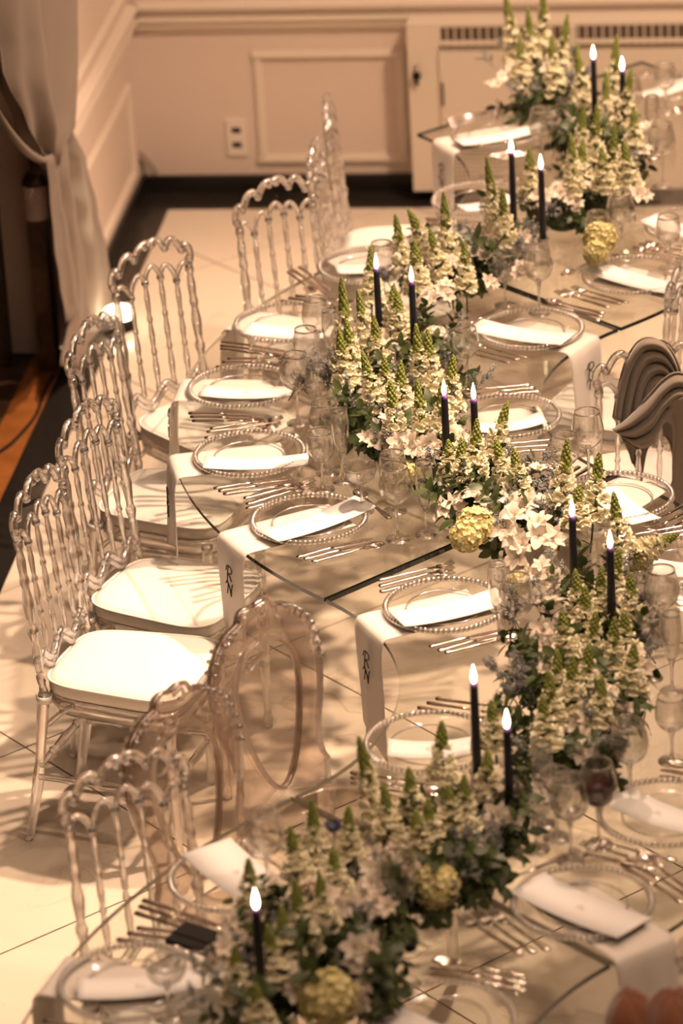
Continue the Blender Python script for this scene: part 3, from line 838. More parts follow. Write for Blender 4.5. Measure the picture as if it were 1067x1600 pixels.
# ------------------------------------------------------------------ drinking glasses
def glass_profile(kind):
    if kind == 'balloon': return .22, [(.006, .105), (.018, .110), (.035, .125), (.044, .148), (.0445, .165), (.040, .19), (.034, .215)], .034
    if kind == 'goblet': return .19, [(.006, .082), (.020, .088), (.034, .105), (.0385, .125), (.037, .15), (.032, .175)], .034
    if kind == 'coupe': return .16, [(.005, .085), (.02, .090), (.036, .102), (.043, .120), (.0445, .14)], .033
    return .23, [(.005, .085), (.013, .095), (.020, .125), (.024, .155), (.0245, .18), (.021, .215)], .031   # flute
def make_glass(kind):
    def mk():
        h, bowl, fr = glass_profile(kind)
        nm = {'balloon': 'wine_glass', 'goblet': 'water_goblet', 'coupe': 'coupe_glass', 'flute': 'champagne_flute'}[kind]
        t = thing(nm, '', 'glass', group={'balloon': 'clear balloon wine glasses', 'goblet': 'clear water goblets', 'coupe': 'clear coupe glasses', 'flute': 'clear champagne flutes'}[kind])
        rows = cr([(r, z, 0) for r, z in bowl], 4)
        outer = [(p.x, p.y) for p in rows]; inner = [(max(p.x - .0013, .001), p.y + (.0016 if i < len(rows) * .4 else .0)) for i, p in enumerate(rows)]
        part('bowl', MB().lathe([(0.0002, bowl[0][1] - .001)] + outer + inner[::-1] + [(.0002, bowl[0][1] + .002)], 32), M['bowlglass'], t)
        rr, rz_ = bowl[-1]
        part('lip', MB().tube([(rr * math.cos(a), rr * math.sin(a), rz_) for a in [2 * PI * k / 32 for k in range(32)]], .0009, 5, False, True), M['stemglass'], t)
        part('stem', MB().lathe([(0, .004), (.008, .006), (.0042, .015), (.0036, .04), (.0042, bowl[0][1] - .02), (.008, bowl[0][1] - .003), (.010, bowl[0][1] + .002), (0, bowl[0][1] + .003)], 12), M['stemglass'], t)
        part('foot', MB().lathe([(0, .006), (.008, .006), (fr, .002), (fr, .0005), (0, .0005)], 32), M['stemglass'], t)
        return t
    return mk
GL = [
 ('balloon', 622, 843, 'frontmost of the cluster above the dark glass seam'),
 ('flute', 666, 836, 'beside the wine glass nearest the dark glass seam'),
 ('coupe', 566, 800, 'left of the frontmost wine glass above the seam'),
 ('goblet', 617, 800, 'directly behind the frontmost wine glass'),
 ('goblet', 504, 765, 'in front of the tall flute beside the third plate'),
 ('flute', 536, 752, 'beside the second place above the seam'),
 ('balloon', 512, 740, 'behind the goblet of the second place'),
 ('balloon', 466, 662, 'beside the card of the third place above the seam'),
 ('goblet', 500, 660, 'half hidden at the flowers of the third place'),
 ('balloon', 499, 572, 'in front of the fourth place above the seam'),
 ('goblet', 482, 600, 'left of the thistle at the fourth place'),
 ('flute', 520, 590, 'touching the flowers of the fourth place'),
 ('goblet', 682, 640, 'rising from the flowers left of the centre candles'),
 ('goblet', 790, 478, 'left of the pair above the shawl place'),
 ('balloon', 843, 490, 'right of the pair above the shawl place'),
 ('balloon', 971, 402, 'tall and alone above the upper right plate'),
 ('goblet', 935, 415, 'beside the pale hydrangea at upper right'),
 ('balloon', 848, 265, 'right of the farthest left plate'),
 ('flute', 880, 250, 'among the far flowers near the far plate'),
 ('goblet', 600, 462, 'behind the upper left candles'),
 ('balloon', 810, 1022, 'right of the place below the seam'),
 ('flute', 780, 1000, 'touching the flowers right of the place below the seam'),
 ('balloon', 920, 755, 'inside the rim of the shawl chair place'),
 ('goblet', 885, 770, 'between snapdragons before the shawl chair place'),
 ('balloon', 1035, 1010, 'at the right edge beside the horizontal card'),
 ('goblet', 1000, 1000, 'right of the central lower flowers'),
 ('flute', 1050, 1080, 'at the right edge below the leaning flower'),
 ('goblet', 1015, 1060, 'second from the right edge below the leaning flower'),
 ('balloon', 985, 1255, 'large and blurred behind the red wine glass'),
 ('goblet', 1050, 1190, 'at the right edge above the red wine place'),
 ('coupe', 838, 1328, 'left of the blurred trio below the candles'),
 ('goblet', 870, 1310, 'middle of the blurred trio below the candles'),
 ('balloon', 892, 1345, 'right of the blurred trio above the lower right plate'),
 ('flute', 850, 1290, 'behind the blurred trio beside the candle'),
 ('balloon', 625, 1470, 'blurred before the lower yellow hydrangea'),
 ('coupe', 265, 1590, 'blurred over the bottom left plate'),
 ('goblet', 1045, 420, 'behind the upper right plate'),
 ('balloon', 1035, 290, 'at the upper right edge beside far flowers'),
 ('flute', 1020, 245, 'behind far flowers at the right edge'),
 ('balloon', 985, 215, 'before the top right card'),
 ('goblet', 1040, 175, 'beside the top right corner plate'),
 ('goblet', 730, 600, 'between the centre candles and the shawl place'),
 ('balloon', 420, 1400, 'blurred beside the large tilted card'),
 ('goblet', 770, 385, 'among pale flowers left of the upper candle'),
]
KN = {'balloon': 'clear balloon wine glass', 'goblet': 'clear stemmed water goblet', 'coupe': 'clear wide coupe glass', 'flute': 'clear slim champagne flute'}
for kd, x, y, lab in GL:
    q = at(x, y, ZT); put(kd, make_glass(kd), (q.x, q.y, ZT + .0005), 0, f'{KN[kd]} {lab}')
q = at(936, 1322, ZT)
rg = put('balloon', None, (q.x, q.y, ZT + .0005), 0, 'wine glass half full of red wine at lower right'); rg['group'] = 'clear balloon wine glasses'
wp = cr([(r, z, 0) for r, z in [(.005, .107), (.017, .1115), (.034, .1265), (.0425, .148), (.043, .163)]], 4)
part('red_wine', MB().lathe([(0, .1075)] + [(p.x, p.y) for p in wp] + [(.0, .163)], 28), M['wine'], rg, label='dark red wine')
# ------------------------------------------------------------------ candles
CN = [
 (588, 420, 'left of the upper left pair among the central snapdragons'),
 (643, 440, 'right of the upper left pair among the central snapdragons'),
 (694, 618, 'left of the centre pair, standing on a glass holder'),
 (740, 624, 'right of the centre pair before the shawl place'),
 (799, 238, 'left of the upper middle pair'),
 (845, 264, 'right of the upper middle pair'),
 (927, 92, 'left of the farthest pair'),
 (972, 110, 'right of the farthest pair'),
 (894, 807, 'left of the right-hand pair, rising from the flowers'),
 (953, 856, 'right of the right-hand pair, mostly sunk in flowers'),
 (740, 1068, 'left of the lower pair before the lower place'),
 (792, 1138, 'right of the lower pair, closest to the red wine'),
 (400, 1420, 'standing alone at the bottom left flowers'),
]
def make_candle():
    t = thing('taper_candle', '', 'candle', group='dark lit taper candles')
    part('wax', MB().lathe([(0, .06), (.0115, .06), (.0105, .20), (.0092, .312), (.0085, .314)], 16), M['candle'], t)
    part('painted_glow_top', MB().lathe([(.0093, .309), (.0092, .318), (.006, .3165), (0, .3155)], 16), M['candlet'], t, label='wax top painted purple for the flame glow')
    part('wick', MB().tube([(0, 0, .315), (.001, 0, .326)], .001, 5), M['black'], t)
    fp = [(0, .318), (.0045, .322), (.0068, .331), (.0062, .341), (.0038, .353), (.0014, .363), (0, .368)]
    fm = MB().lathe([(p.x, p.y) for p in cr([(r, z, 0) for r, z in fp], 3)], 14)
    part('flame', fm, M['flame'], t)
    return t
def make_holder():
    t = thing('candle_holder', '', 'holder', group='clear glass candle holders')
    part('cup', MB().lathe([(.012, .05), (.016, .055), (.0185, .085), (.020, .09), (.015, .09), (.0125, .062)], 20, closed=True), M['stemglass'], t)
    part('stem', MB().lathe([(0, .006), (.012, .008), (.006, .02), (.009, .03), (.006, .04), (.013, .052), (0, .055)], 16), M['stemglass'], t)
    part('foot', MB().lathe([(0, .007), (.013, .007), (.03, .003), (.03, .0005), (0, .0005)], 24), M['stemglass'], t)
    return t
for x, y, lab in CN:
    q = at(x, y, ZT + .318); 
    put('candle', make_candle, (q.x, q.y, ZT), rnd.random() * 6, f'dark navy lit taper candle {lab}')
    put('holder', make_holder, (q.x, q.y, ZT), 0, 'glass holder of the candle ' + lab.split(',')[0])

# ------------------------------------------------------------------ flowers
def petal(mb, o, d, up, L, W, curl=.3, crump=.0, r=rnd, nu=4, nv=3, tip=.6):
    d = Vector(d).normalized(); up = Vector(up); up = (up - d * up.dot(d)).normalized(); s = d.cross(up)
    rows = []
    for i in range(nu + 1):
        u = i / nu; w = W * (math.sin(PI * min(1, .12 + u * .88)) ** tip if u < 1 else .12)
        row = []
        for j in range(-nv + 1, nv):
            v = j / (nv - 1)
            p = Vector(o) + d * (L * u) + s * (w * v) + up * (curl * L * u * u + .15 * w * v * v) + Vector((r.uniform(-1, 1), r.uniform(-1, 1), r.uniform(-1, 1))) * crump
            row.append(p)
        rows.append(row)
    mb.grid(rows)
def snap_meshes(seed, H=.22):
    r = random.Random(seed)
    st = MB(); fl_ = MB(); bd = MB()
    st.tube([(0, 0, -.16), (.003, 0, 0), (0, .002, H * .6), (0, 0, H)], [.003, .003, .0025, .0012], 6)
    for k in range(8):
        a = r.random() * 6.3; z = r.uniform(-.13, .02)
        petal(st, (0, 0, z), (math.cos(a), math.sin(a), .5), (0, 0, 1), r.uniform(.03, .05), .006, -.1, 0, r, 3, 2, .8)
    nfl = 21; ga = 2.399963
    for k in range(nfl):
        u = k / nfl; z = lerp(-.01, H * .74, u) + r.uniform(-.006, .006); a = k * ga + r.uniform(-.4, .4)
        R = lerp(.033, .012, u ** 1.5); sz = lerp(.0235, .0085, u ** 1.3) * r.uniform(.8, 1.2)
        o = Vector((math.cos(a) * R * .3, math.sin(a) * R * .3, z)); out = Vector((math.cos(a), math.sin(a), r.uniform(-.4, .25)))
        side = Vector((-math.sin(a), math.cos(a), 0))
        c = o + out * R * .6
        for sd in (-1, 1):
            petal(fl_, c, out * .35 + Vector((0, 0, 1)) + side * .6 * sd, out, sz * 1.15, sz * .8, .35, .0022, r)
            petal(fl_, c, out * .9 + side * .9 * sd + Vector((0, 0, -.4)), Vector((0, 0, 1)), sz * 1.1, sz * .8, -.35, .0022, r)
        petal(fl_, c, out * .75 + Vector((0, 0, -1)), out, sz * 1.15, sz * .85, .1, .0022, r)
        fl_.sphere(o + out * R * .55, sz * .45, 7, 5, (1, 1, 1.15))
    nb = 40
    for k in range(nb):
        u = k / nb; z = lerp(H * .58, H * 1.06, u); a = k * ga
        R = .0105 * (1 - u ** 2.2) + .001; sz = lerp(.0088, .0048, u) * r.uniform(.85, 1.15)
        bd.sphere((math.cos(a) * R, math.sin(a) * R, z), sz, 6, 4, (.85, .85, 1.6))
    for k in range(12):
        z = H * r.uniform(.0, .7); a = r.random() * 6.3
        bd.sphere((math.cos(a) * .006, math.sin(a) * .006, z), .007, 5, 4, (.8, .8, 1.5))
    return st.mesh('stalk', M['stem']), fl_.mesh('florets', M['petal']), bd.mesh('bud_tip', M['bud'])
SNAP = [snap_meshes(s) for s in range(5)]
def hydr_mesh(seed, R=.05):
    r = random.Random(seed); mb = MB(); n = 150
    for k in range(n):
        z = 1 - 2 * (k + .5) / n
        if z < -.75: continue
        a = k * 2.399963; q = math.sqrt(1 - z * z); d = Vector((math.cos(a) * q, math.sin(a) * q, z)); d = (d + Vector((r.uniform(-.15, .15), r.uniform(-.15, .15), r.uniform(-.1, .1)))).normalized()
        o = d * R * r.uniform(.85, 1.05); t1 = d.orthogonal().normalized(); t2 = d.cross(t1); a0 = r.random() * 6
        for i in range(4):
            b = a0 + i * PI / 2; petal(mb, o, t1 * math.cos(b) + t2 * math.sin(b) + d * .35, d, R * .26, R * .16, .1, .0008, r, 2, 2, .5)
    return mb
HY = [hydr_mesh(11).mesh('flower_head', M['petaly']), hydr_mesh(12).mesh('flower_head', M['petaly']), hydr_mesh(13).mesh('flower_head', M['petalw'])]
core = MB().sphere((0, 0, 0), .044, 14, 10).mesh('core', M['petaly'])
def lily_mesh(seed):
    "a small cluster of cupped six-petalled blooms"
    r = random.Random(seed); mb = MB()
    for q, (ox, oy, k) in enumerate(((0, 0, 1.0), (.026, .012, .85), (-.018, .024, .8))[:2 + seed % 2]):
        tilt = Vector((ox * 14, oy * 14, 1)).normalized(); t1 = tilt.orthogonal().normalized(); t2 = tilt.cross(t1)
        for i in range(6):
            a = i * PI / 3 + r.uniform(-.2, .2); sp = r.uniform(.45, .75)
            rd = t1 * math.cos(a) + t2 * math.sin(a)
            petal(mb, (ox, oy, 0), rd * sp + tilt * .8, tilt * .6 - rd, (.034 if i % 2 else .037) * k, (.0105 if i % 2 else .014) * k, -.5, .0014, r, 6, 3, .6)
        for i in range(5):
            a = i * 1.256; mb.tube([(ox, oy, 0), Vector((ox, oy, 0)) + tilt * .022 + t1 * .005 * math.cos(a) + t2 * .005 * math.sin(a)], .0006, 4)
    return mb.mesh('bloom', M['petalw'])
LI = [lily_mesh(s) for s in (21, 22, 23)]
def thistle_mesh(seed):
    r = random.Random(seed); mb = MB()
    for k in range(90):
        z = 1 - 2 * (k + .5) / 90; a = k * 2.399963; q = math.sqrt(max(0, 1 - z * z))
        d = Vector((math.cos(a) * q, math.sin(a) * q, z))
        o = Vector((d.x * .011, d.y * .011, d.z * .016)); mb.tube([o * .7, o * 1.35], [.0022, .0004], 4, False)
    mb.sphere((0, 0, 0), .0115, 8, 6, (1, 1, 1.35))
    for k in range(12):
        a = k * PI / 6 + r.uniform(-.1, .1)
        petal(mb, (0, 0, -.012), (math.cos(a), math.sin(a), r.uniform(.1, .5)), (0, 0, 1), r.uniform(.03, .042), .0028, .1, .0004, r, 4, 2, .9)
    return mb.mesh('spiky_head', M['thistle'])
TH = [thistle_mesh(31), thistle_mesh(32)]
def wisp_mesh(seed):
    r = random.Random(seed); mb = MB()
    def br(p, d, L, lev):
        q = p + d * L; mb.tube([p, p.lerp(q, .5) + Vector((r.uniform(-1, 1), r.uniform(-1, 1), 0)) * L * .06, q], [.0011, .0009, .0006], 4, False)
        if lev == 0:
            for _ in range(7):
                c = p.lerp(q, r.uniform(.1, 1.05)) + Vector((r.uniform(-1, 1), r.uniform(-1, 1), r.uniform(-1, 1))) * .005
                mb.sphere(c, r.uniform(.0017, .003), 5, 3)
            return
        for _ in range(4):
            dd = (d + Vector((r.uniform(-1, 1), r.uniform(-1, 1), r.uniform(-.5, .9))) * .65).normalized()
            br(p.lerp(q, r.uniform(.45, 1)), dd, L * .55, lev - 1)
    br(Vector((0, 0, 0)), Vector((0, 0, 1)), .075, 2)
    return mb.mesh('wispy_sprig', M['wisp'])
WI = [wisp_mesh(s) for s in range(41, 45)]
def sprig_mesh(seed):
    r = random.Random(seed); mb = MB(); L = .13
    mb.tube([(0, 0, 0), (0, 0, L)], [.002, .001], 5)
    for k in range(11):
        u = (k + 1) / 11; a = k * 2.4; sp = r.uniform(.5, 1.0)
        petal(mb, (0, 0, u * L), (math.cos(a) * sp, math.sin(a) * sp, .55), (-math.cos(a), -math.sin(a), .8), r.uniform(.035, .055), r.uniform(.010, .015), -.25, 0, r, 4, 2, .7)
    return mb.mesh('leafy_sprig', M['leaf'])
SP = [sprig_mesh(s) for s in range(51, 55)]
def orient(o, p, d, spin, s=1.0, sz=None):
    d = Vector(d).normalized(); qn = d.to_track_quat('Z', 'Y')
    o.matrix_local = Matrix.Translation(p) @ qn.to_matrix().to_4x4() @ Matrix.Rotation(spin, 4, 'Z') @ Matrix.Diagonal((s, s, sz or s, 1))
def arrangement(label, spine, snaps, lilies, hyds, thists, wisps, R=.11, sprigs=40, fill=(8, 12), seed=0):
    r = random.Random(seed)
    sp = [at(x, y, ZT + .03) for x, y in spine]; c = sum(sp, Vector()) / len(sp); c.z = ZT
    t = thing('flower_arrangement', label, 'flowers', c, 0, 'low flower arrangements along the table')
    for p in sp:
        part('foam_base', MB().sphere((p.x - c.x, p.y - c.y, .022), .055, 10, 6, (1, 1, .42)), M['leaf'], t)
    def spt():
        k = r.randrange(len(sp)); a = sp[k]; b = sp[min(k + 1, len(sp) - 1)]
        return a.lerp(b, r.random()) - c
    for (tx, ty, bx_, by_) in snaps:
        P = at(bx_, by_, ZT + .13)
        d0 = ray(tx, ty); Tt = Vector(CC + d0 * (((np.array(P) - CC) @ CF) / (d0 @ CF)))
        # stay in the upright plane through the root
        Tt = Vector(CC + d0 * ((P.y + .03 - 0) / d0[1]))
        d = Tt - P; Ls = d.length
        root = link('snapdragon', SNAP[r.randrange(5)][0], t)
        orient(root, P - c, d, r.random() * 6, r.uniform(.82, .95), Ls / .22)
        k = SNAP.index([q for q in SNAP if q[0] == root.data][0])
        for nm, me in (('florets', SNAP[k][1]), ('bud_tip', SNAP[k][2])):
            link(nm, me, root, kind='stuff')
    for (x, y, s) in lilies:
        p = at(x, y, ZT + r.uniform(.10, .15)) - c
        h = link('alstroemeria', LI[r.randrange(3)], t); dd = Vector((r.uniform(-.6, .6), r.uniform(-1.2, -.1), r.uniform(.4, 1.0)))
        orient(h, p, dd, r.random() * 6, s * .85)
    for (x, y, s, k) in hyds:
        p = at(x, y, ZT + .055 * s + .05) - c
        h = link('hydrangea', HY[k], t); orient(h, p, (0, -.3, 1), r.random() * 6, s); link('core', core, h)
    for (x, y) in thists:
        p = at(x, y, ZT + .12) - c
        h = link('thistle', TH[r.randrange(2)], t); orient(h, p, (r.uniform(-.6, .6), r.uniform(-.7, .2), 1), 0, 1.1)
        sm = MB().tube([(0, 0, -.014), (0, 0, -.09)], .0016, 5); q = link('stalk', sm.mesh('stalk', M['stem']), h)
    for (x, y) in wisps:
        p = at(x, y, ZT + .09) - c
        for _ in range(2):
            h = link('wispy_sprig', WI[r.randrange(4)], t); orient(h, p + Vector((r.uniform(-.03, .03), r.uniform(-.03, .03), -.03)), (r.uniform(-.7, .7), r.uniform(-.8, .5), 1), r.random() * 6, r.uniform(.7, 1.1))
    for _ in range(sprigs):
        p = spt(); a = r.random() * 2 * PI; el = r.random() ** 1.2
        d = Vector((math.cos(a), math.sin(a), .08 + el * 1.1))
        h = link('leafy_sprig', SP[r.randrange(4)], t); orient(h, Vector((p.x, p.y, .025)) + Vector((math.cos(a), math.sin(a), 0)) * .03, d, r.random() * 6, r.uniform(.6, 1.0) * R / .13)
    for _ in range(sprigs // 4):
        p = spt(); a = r.random() * 2 * PI; q = r.random() ** .5 * R * .7
        h = link('leafy_sprig', SP[r.randrange(4)], t); orient(h, Vector((p.x + q * math.cos(a), p.y + q * math.sin(a), r.uniform(.04, .10))), (math.cos(a) * .6, math.sin(a) * .6, .8), r.random() * 6, r.uniform(.7, 1.0))
    for _ in range(fill[0]):
        p = spt(); a = r.random() * 6.28; q = r.random() ** .5 * R * .8
        h = link('alstroemeria', LI[r.randrange(3)], t); orient(h, Vector((p.x + q * math.cos(a), p.y + q * math.sin(a), r.uniform(.09, .14))), (math.cos(a) * .7, math.sin(a) * .7 - .4, .8), r.random() * 6, r.uniform(.75, 1.0))
    for _ in range(fill[1]):
        p = spt(); a = r.random() * 6.28; q = r.random() ** .5 * R * .9
        h = link('wispy_sprig', WI[r.randrange(4)], t); orient(h, Vector((p.x + q * math.cos(a), p.y + q * math.sin(a), r.uniform(.03, .08))), (math.cos(a) * .6, math.sin(a) * .6, .9), r.random() * 6, r.uniform(.7, 1.1))
    return t
arrangement('farthest flower arrangement with snapdragons at the top edge of the photo', [(820, 165), (850, 172), (880, 165)],
    [(790, -6, 806, 95), (825, 18, 832, 110), (848, -20, 850, 95), (886, 28, 872, 120), (812, 60, 815, 130), (862, 60, 866, 140)],
    [(790, 125, 1), (800, 105, .9), (855, 110, 1), (775, 135, 1)], [], [(800, 90)], [(800, 80), (785, 100), (885, 100)], .13, 34, (2, 6), 1)
arrangement('tall flower arrangement around the farthest pair of candles', [(880, 345), (915, 330), (945, 300), (960, 270), (905, 200), (930, 240)],
    [(901, 75, 912, 170), (963, 62, 955, 165), (947, 117, 945, 200), (985, 112, 975, 200), (932, 170, 928, 265), (892, 215, 897, 300), (827, 235, 830, 305), (910, 225, 908, 290), (960, 200, 955, 290), (912, 170, 905, 250), (990, 170, 990, 240), (940, 235, 945, 300), (975, 225, 985, 295)],
    [(875, 185, 1.1), (895, 160, 1), (980, 292, 1.2), (995, 305, 1.1), (925, 293, 1), (870, 300, 1.1), (850, 310, 1), (1005, 240, 1), (1000, 205, 1)],
    [(938, 372, 1.0, 0), (930, 395, .7, 0)], [(985, 300), (862, 325)], [(960, 260), (1000, 260), (880, 300), (840, 330)], .14, 90, (5, 12), 2)
arrangement('flower arrangement left of the upper middle candles', [(700, 440), (735, 430), (770, 410), (800, 395), (680, 450)],
    [(761, 253, 778, 365), (693, 308, 702, 410), (640, 332, 672, 395), (618, 340, 632, 420), (648, 380, 655, 450), (725, 382, 728, 450), (785, 300, 790, 380), (672, 360, 690, 430)],
    [(655, 375, 1), (740, 398, 1), (822, 385, 1), (700, 410, 1), (810, 420, 1), (760, 440, .9), (690, 455, 1)], [], [(665, 378), (600, 430)], [(800, 400), (780, 420), (760, 395), (740, 420), (820, 410), (690, 390)], .12, 60, (5, 12), 3)
arrangement('large central flower arrangement of cream snapdragons with the upper left candles', [(560, 660), (590, 640), (620, 600), (650, 560), (640, 690), (600, 700), (680, 520), (660, 730)],
    [(534, 442, 543, 560), (560, 459, 574, 540), (579, 390, 580, 465), (584, 498, 594, 575), (541, 504, 554, 590), (621, 459, 625, 520), (567, 554, 588, 632), (626, 568, 627, 645), (650, 512, 658, 602), (652, 599, 661, 685), (708, 560, 702, 640), (615, 447, 612, 510), (646, 385, 650, 450), (530, 520, 540, 600), (600, 560, 606, 620), (668, 520, 672, 600), (690, 600, 692, 690), (610, 600, 618, 680)],
    [(610, 560, 1.2), (632, 600, 1), (655, 480, 1.2), (668, 470, 1.2), (620, 668, 1.3), (602, 690, 1), (660, 700, 1.1), (585, 690, 1), (640, 640, 1), (672, 690, 1)], [(680, 530, .75, 2), (640, 740, .6, 1)], [(488, 571), (470, 597), (705, 610), (600, 660)], [(515, 580), (530, 610), (500, 590), (700, 590), (560, 640), (640, 670), (620, 700), (735, 610)], .13, 130, (10, 16), 4)
arrangement('flower arrangement right of the dark glass seam with yellow hydrangea and white lilies', [(735, 820), (770, 840), (800, 830), (830, 810), (760, 790)],
    [(792, 632, 770, 710), (804, 704, 810, 770), (886, 692, 878, 790), (936, 712, 928, 800), (745, 660, 740, 740), (722, 690, 716, 760), (905, 760, 900, 820), (775, 690, 790, 750), (700, 690, 705, 740)],
    [(790, 825, 1.5), (842, 838, 1.5), (808, 870, 1.3), (708, 792, 1.3), (690, 795, 1.1), (740, 775, 1.1), (812, 795, 1.2), (860, 790, 1), (800, 770, 1)],
    [(742, 822, .95, 0), (728, 838, .8, 1)], [(768, 768), (840, 790), (918, 800), (750, 755)], [(830, 740), (815, 760), (850, 760), (760, 740), (860, 830), (870, 780)], .13, 90, (4, 12), 5)
arrangement('long flower arrangement right of centre surrounding the right-hand candles', [(860, 1020), (890, 1060), (920, 1090), (900, 1140), (940, 1000), (930, 930), (870, 1180), (900, 1200)],
    [(899, 895, 906, 970), (967, 862, 955, 945), (877, 959, 890, 1030), (1058, 835, 1004, 862), (959, 775, 968, 860), (847, 1091, 856, 1165), (768, 1098, 774, 1165), (857, 1053, 862, 1130), (930, 960, 925, 1040), (985, 900, 985, 970), (940, 890, 935, 960), (960, 970, 955, 1050), (920, 1010, 915, 1090), (895, 1030, 893, 1110), (975, 960, 980, 1030), (990, 1010, 985, 1080), (940, 1060, 938, 1130), (915, 920, 915, 990), (870, 1020, 872, 1090)],
    [(850, 985, 1.2), (860, 1010, 1.1), (880, 960, 1.1), (905, 1130, 1.3), (932, 1145, 1.3), (930, 1080, 1.2), (990, 1040, 1.1), (840, 900, 1.1), (870, 910, 1.1), (1000, 990, 1.1), (835, 1240, 1.3), (850, 1235, 1.2), (960, 1110, 1.1)],
    [(1000, 880, .6, 1), (815, 910, .6, 0)], [(820, 1050), (795, 1080), (988, 965), (812, 1075), (1000, 1000)], [(820, 1055), (800, 1070), (830, 1090), (860, 1000), (990, 950), (850, 950), (820, 970), (890, 1150), (870, 1190), (940, 1170)], .14, 150, (8, 20), 6)
arrangement('lower flower arrangement with one round yellow hydrangea left of the lower candles', [(620, 1390), (660, 1400), (700, 1380), (730, 1350), (750, 1310)],
    [(562, 1159, 588, 1280), (639, 1204, 646, 1285), (690, 1132, 690, 1215), (762, 1177, 760, 1245), (669, 1252, 672, 1320), (600, 1230, 610, 1310), (725, 1215, 725, 1290), (700, 1230, 705, 1300), (650, 1270, 655, 1330)],
    [(640, 1325, 1.2), (605, 1345, 1.1), (650, 1300, 1.1), (770, 1235, 1.3), (778, 1275, 1.2), (740, 1250, 1.1), (625, 1360, 1.1), (690, 1290, 1), (590, 1370, 1)],
    [(682, 1385, .95, 0)], [(700, 1300)], [(720, 1290), (735, 1310), (740, 1330), (600, 1300), (680, 1330)], .13, 90, (4, 12), 7)
arrangement('nearest blurred flower arrangement around the single candle at the bottom', [(420, 1560), (450, 1540), (490, 1520), (520, 1480), (560, 1450), (400, 1590), (540, 1560)],
    [(487, 1256, 494, 1345), (544, 1264, 546, 1340), (454, 1297, 468, 1375), (388, 1346, 394, 1420), (461, 1380, 474, 1475), (367, 1481, 372, 1555), (440, 1420, 448, 1500), (520, 1330, 528, 1400), (500, 1370, 505, 1450), (420, 1450, 425, 1530), (400, 1540, 405, 1610)],
    [(545, 1330, 1.2), (520, 1420, 1.2), (570, 1400, 1.2), (555, 1480, 1.2), (500, 1450, 1.1), (365, 1440, 1.1), (480, 1490, 1.2), (350, 1500, 1.1), (590, 1420, 1.1), (430, 1400, 1.1)],
    [(512, 1560, 1.15, 1)], [(380, 1500)], [(540, 1360), (500, 1400), (440, 1440), (360, 1480), (560, 1440), (590, 1390)], .13, 120, (8, 16), 8)
nb = thing('navy_blossom', 'small dark navy blossom behind the blurred snapdragons', 'flower', at(522, 1298, ZT + .12))
mb = MB()
for i in range(9):
    a = i * .7; petal(mb, (0, 0, 0), (math.cos(a), math.sin(a), .5), (0, 0, 1), .028, .012, .2, .002)
part('petals', mb, M['navy'], nb); part('stem', MB().tube([(0, 0, 0), (.005, 0, -.118)], .0015, 5), M['stem'], nb)

# small dark case on the table
q = at(312, 1474, ZT)
cs = thing('flat_case', 'small flat black case lying on the glass above the bottom left plate', 'case', (q.x, q.y, ZT), math.radians(-28))
part('body', MB().box((-.065, -.04, .001), (.065, .04, .014)), M['black'], cs, False)
part('flap', MB().box((-.065, -.01, .014), (.065, .04, .017)), M['black'], cs, False)

# ------------------------------------------------------------------ shawl over the chair back, rust throw
def fold_sheet(top, low, Y, nf, amp, off, n=70, m=48, seed=0, roll=.0):
    "sheet between two pixel curves lifted onto the upright plane y = Y, with folds running along its length"
    a = cr([(x, y, 0) for x, y in top], 14); b = cr([(x, y, 0) for x, y in low], 14)
    def at_(L, f):
        f *= len(L) - 1; i = int(f); return L[i].lerp(L[min(i + 1, len(L) - 1)], f - i)
    rows = []
    for i in range(n):
        u = i / (n - 1); p, q = at_(a, u), at_(b, u); row = []
        for j in range(m):
            v = j / (m - 1); w = p.lerp(q, v)
            f = abs(math.sin(PI * (v * nf + .15 * math.sin(u * 4 + seed)))) ** .7
            e = math.sin(PI * u) ** .3 if roll else 1
            d = off + amp * f * e - roll * (2 * abs(v - .5)) ** 4
            k = atY(w.x, w.y, Y); row.append(tuple(Vector(k) + Vector((.12 * d, -d, .35 * d))))
        rows.append(row)
    return MB().grid(rows)
sc_ = CHOBJ[8]; fa = sc_.rotation_euler[2]
YS = sc_.location.y - .245 * math.sin(fa)
sh = thing('shawl', 'taupe grey shawl draped in folds over a clear chair back', 'shawl')
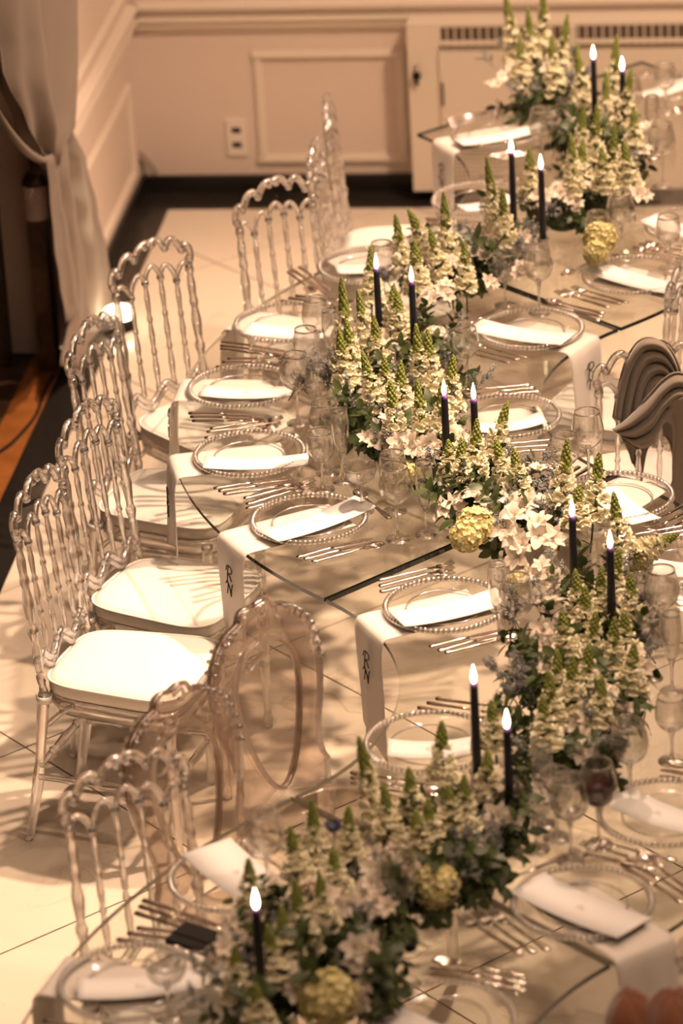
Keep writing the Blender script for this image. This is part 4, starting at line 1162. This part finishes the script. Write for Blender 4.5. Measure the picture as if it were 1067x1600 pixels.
OUT = [(958, 652), (966, 605), (980, 558), (1002, 530), (1034, 533), (1056, 566), (1066, 612), (1072, 660)]
INN = [(1003, 668), (1006, 640), (1012, 612), (1024, 596), (1036, 592), (1046, 600), (1052, 622), (1054, 660)]
SL1 = [(954, 668), (978, 650), (1006, 622), (1032, 592), (1056, 580), (1085, 592)]
SL2 = [(972, 682), (996, 698), (1018, 690), (1034, 660), (1058, 640), (1090, 655)]
TL1 = [(1038, 625), (1046, 660), (1046, 720), (1046, 790)]
TL2 = [(1105, 600), (1098, 660), (1096, 720), (1096, 790)]
for nm, mbs in (('draped_loop', fold_sheet(OUT, INN, YS, 3.4, .030, .03, seed=1)), ('twisted_sash', fold_sheet(SL1, SL2, YS, 3.0, .034, .075, seed=2, roll=.02)), ('hanging_end', fold_sheet(TL1, TL2, YS, 1.5, .014, .085, seed=3))):
    o = part(nm, mbs, M['shawl'], sh); o.modifiers.new('thick', 'SOLIDIFY').thickness = .005
o = part('inner_drape', fold_sheet(OUT, [(x, y + 90) for x, y in INN], YS + .10, 3, .015, .0, seed=4), M['shawl'], sh); o.modifiers.new('thick', 'SOLIDIFY').thickness = .005
rr = thing('plush_throw', 'rust brown plush throw bunched in the bottom right corner', 'throw', at(1020, 1600, .86))
for (x, y, r_) in ((985, 1602, .068), (1052, 1610, .078)):
    q = at(x, y, .86) - rr.location; mb = MB(); n_, m_ = 28, 20; rows = []
    for i in range(m_ + 1):
        a = PI * i / m_; row = []
        for j in range(n_):
            b = 2 * PI * j / n_; k = 1 + .05 * math.sin(3 * b + x) * math.sin(2 * a) + .03 * math.sin(7 * b + 5 * a)
            row.append((q.x + r_ * k * math.sin(a) * math.cos(b) * .8, q.y + r_ * k * math.sin(a) * math.sin(b) * 1.2, q.z - r_ * 1.15 * k * math.cos(a)))
        rows.append(row)
    part('plush_fold', mb.grid(rows, False, True), M['rust'], rr)
part('plush_back', MB().grid([[(-.06 + .26 * i / 12, -.02 + .012 * math.sin(i * 1.3 + j * .4), .04 - .30 * j / 10) for j in range(11)] for i in range(13)]), M['rust'], rr)
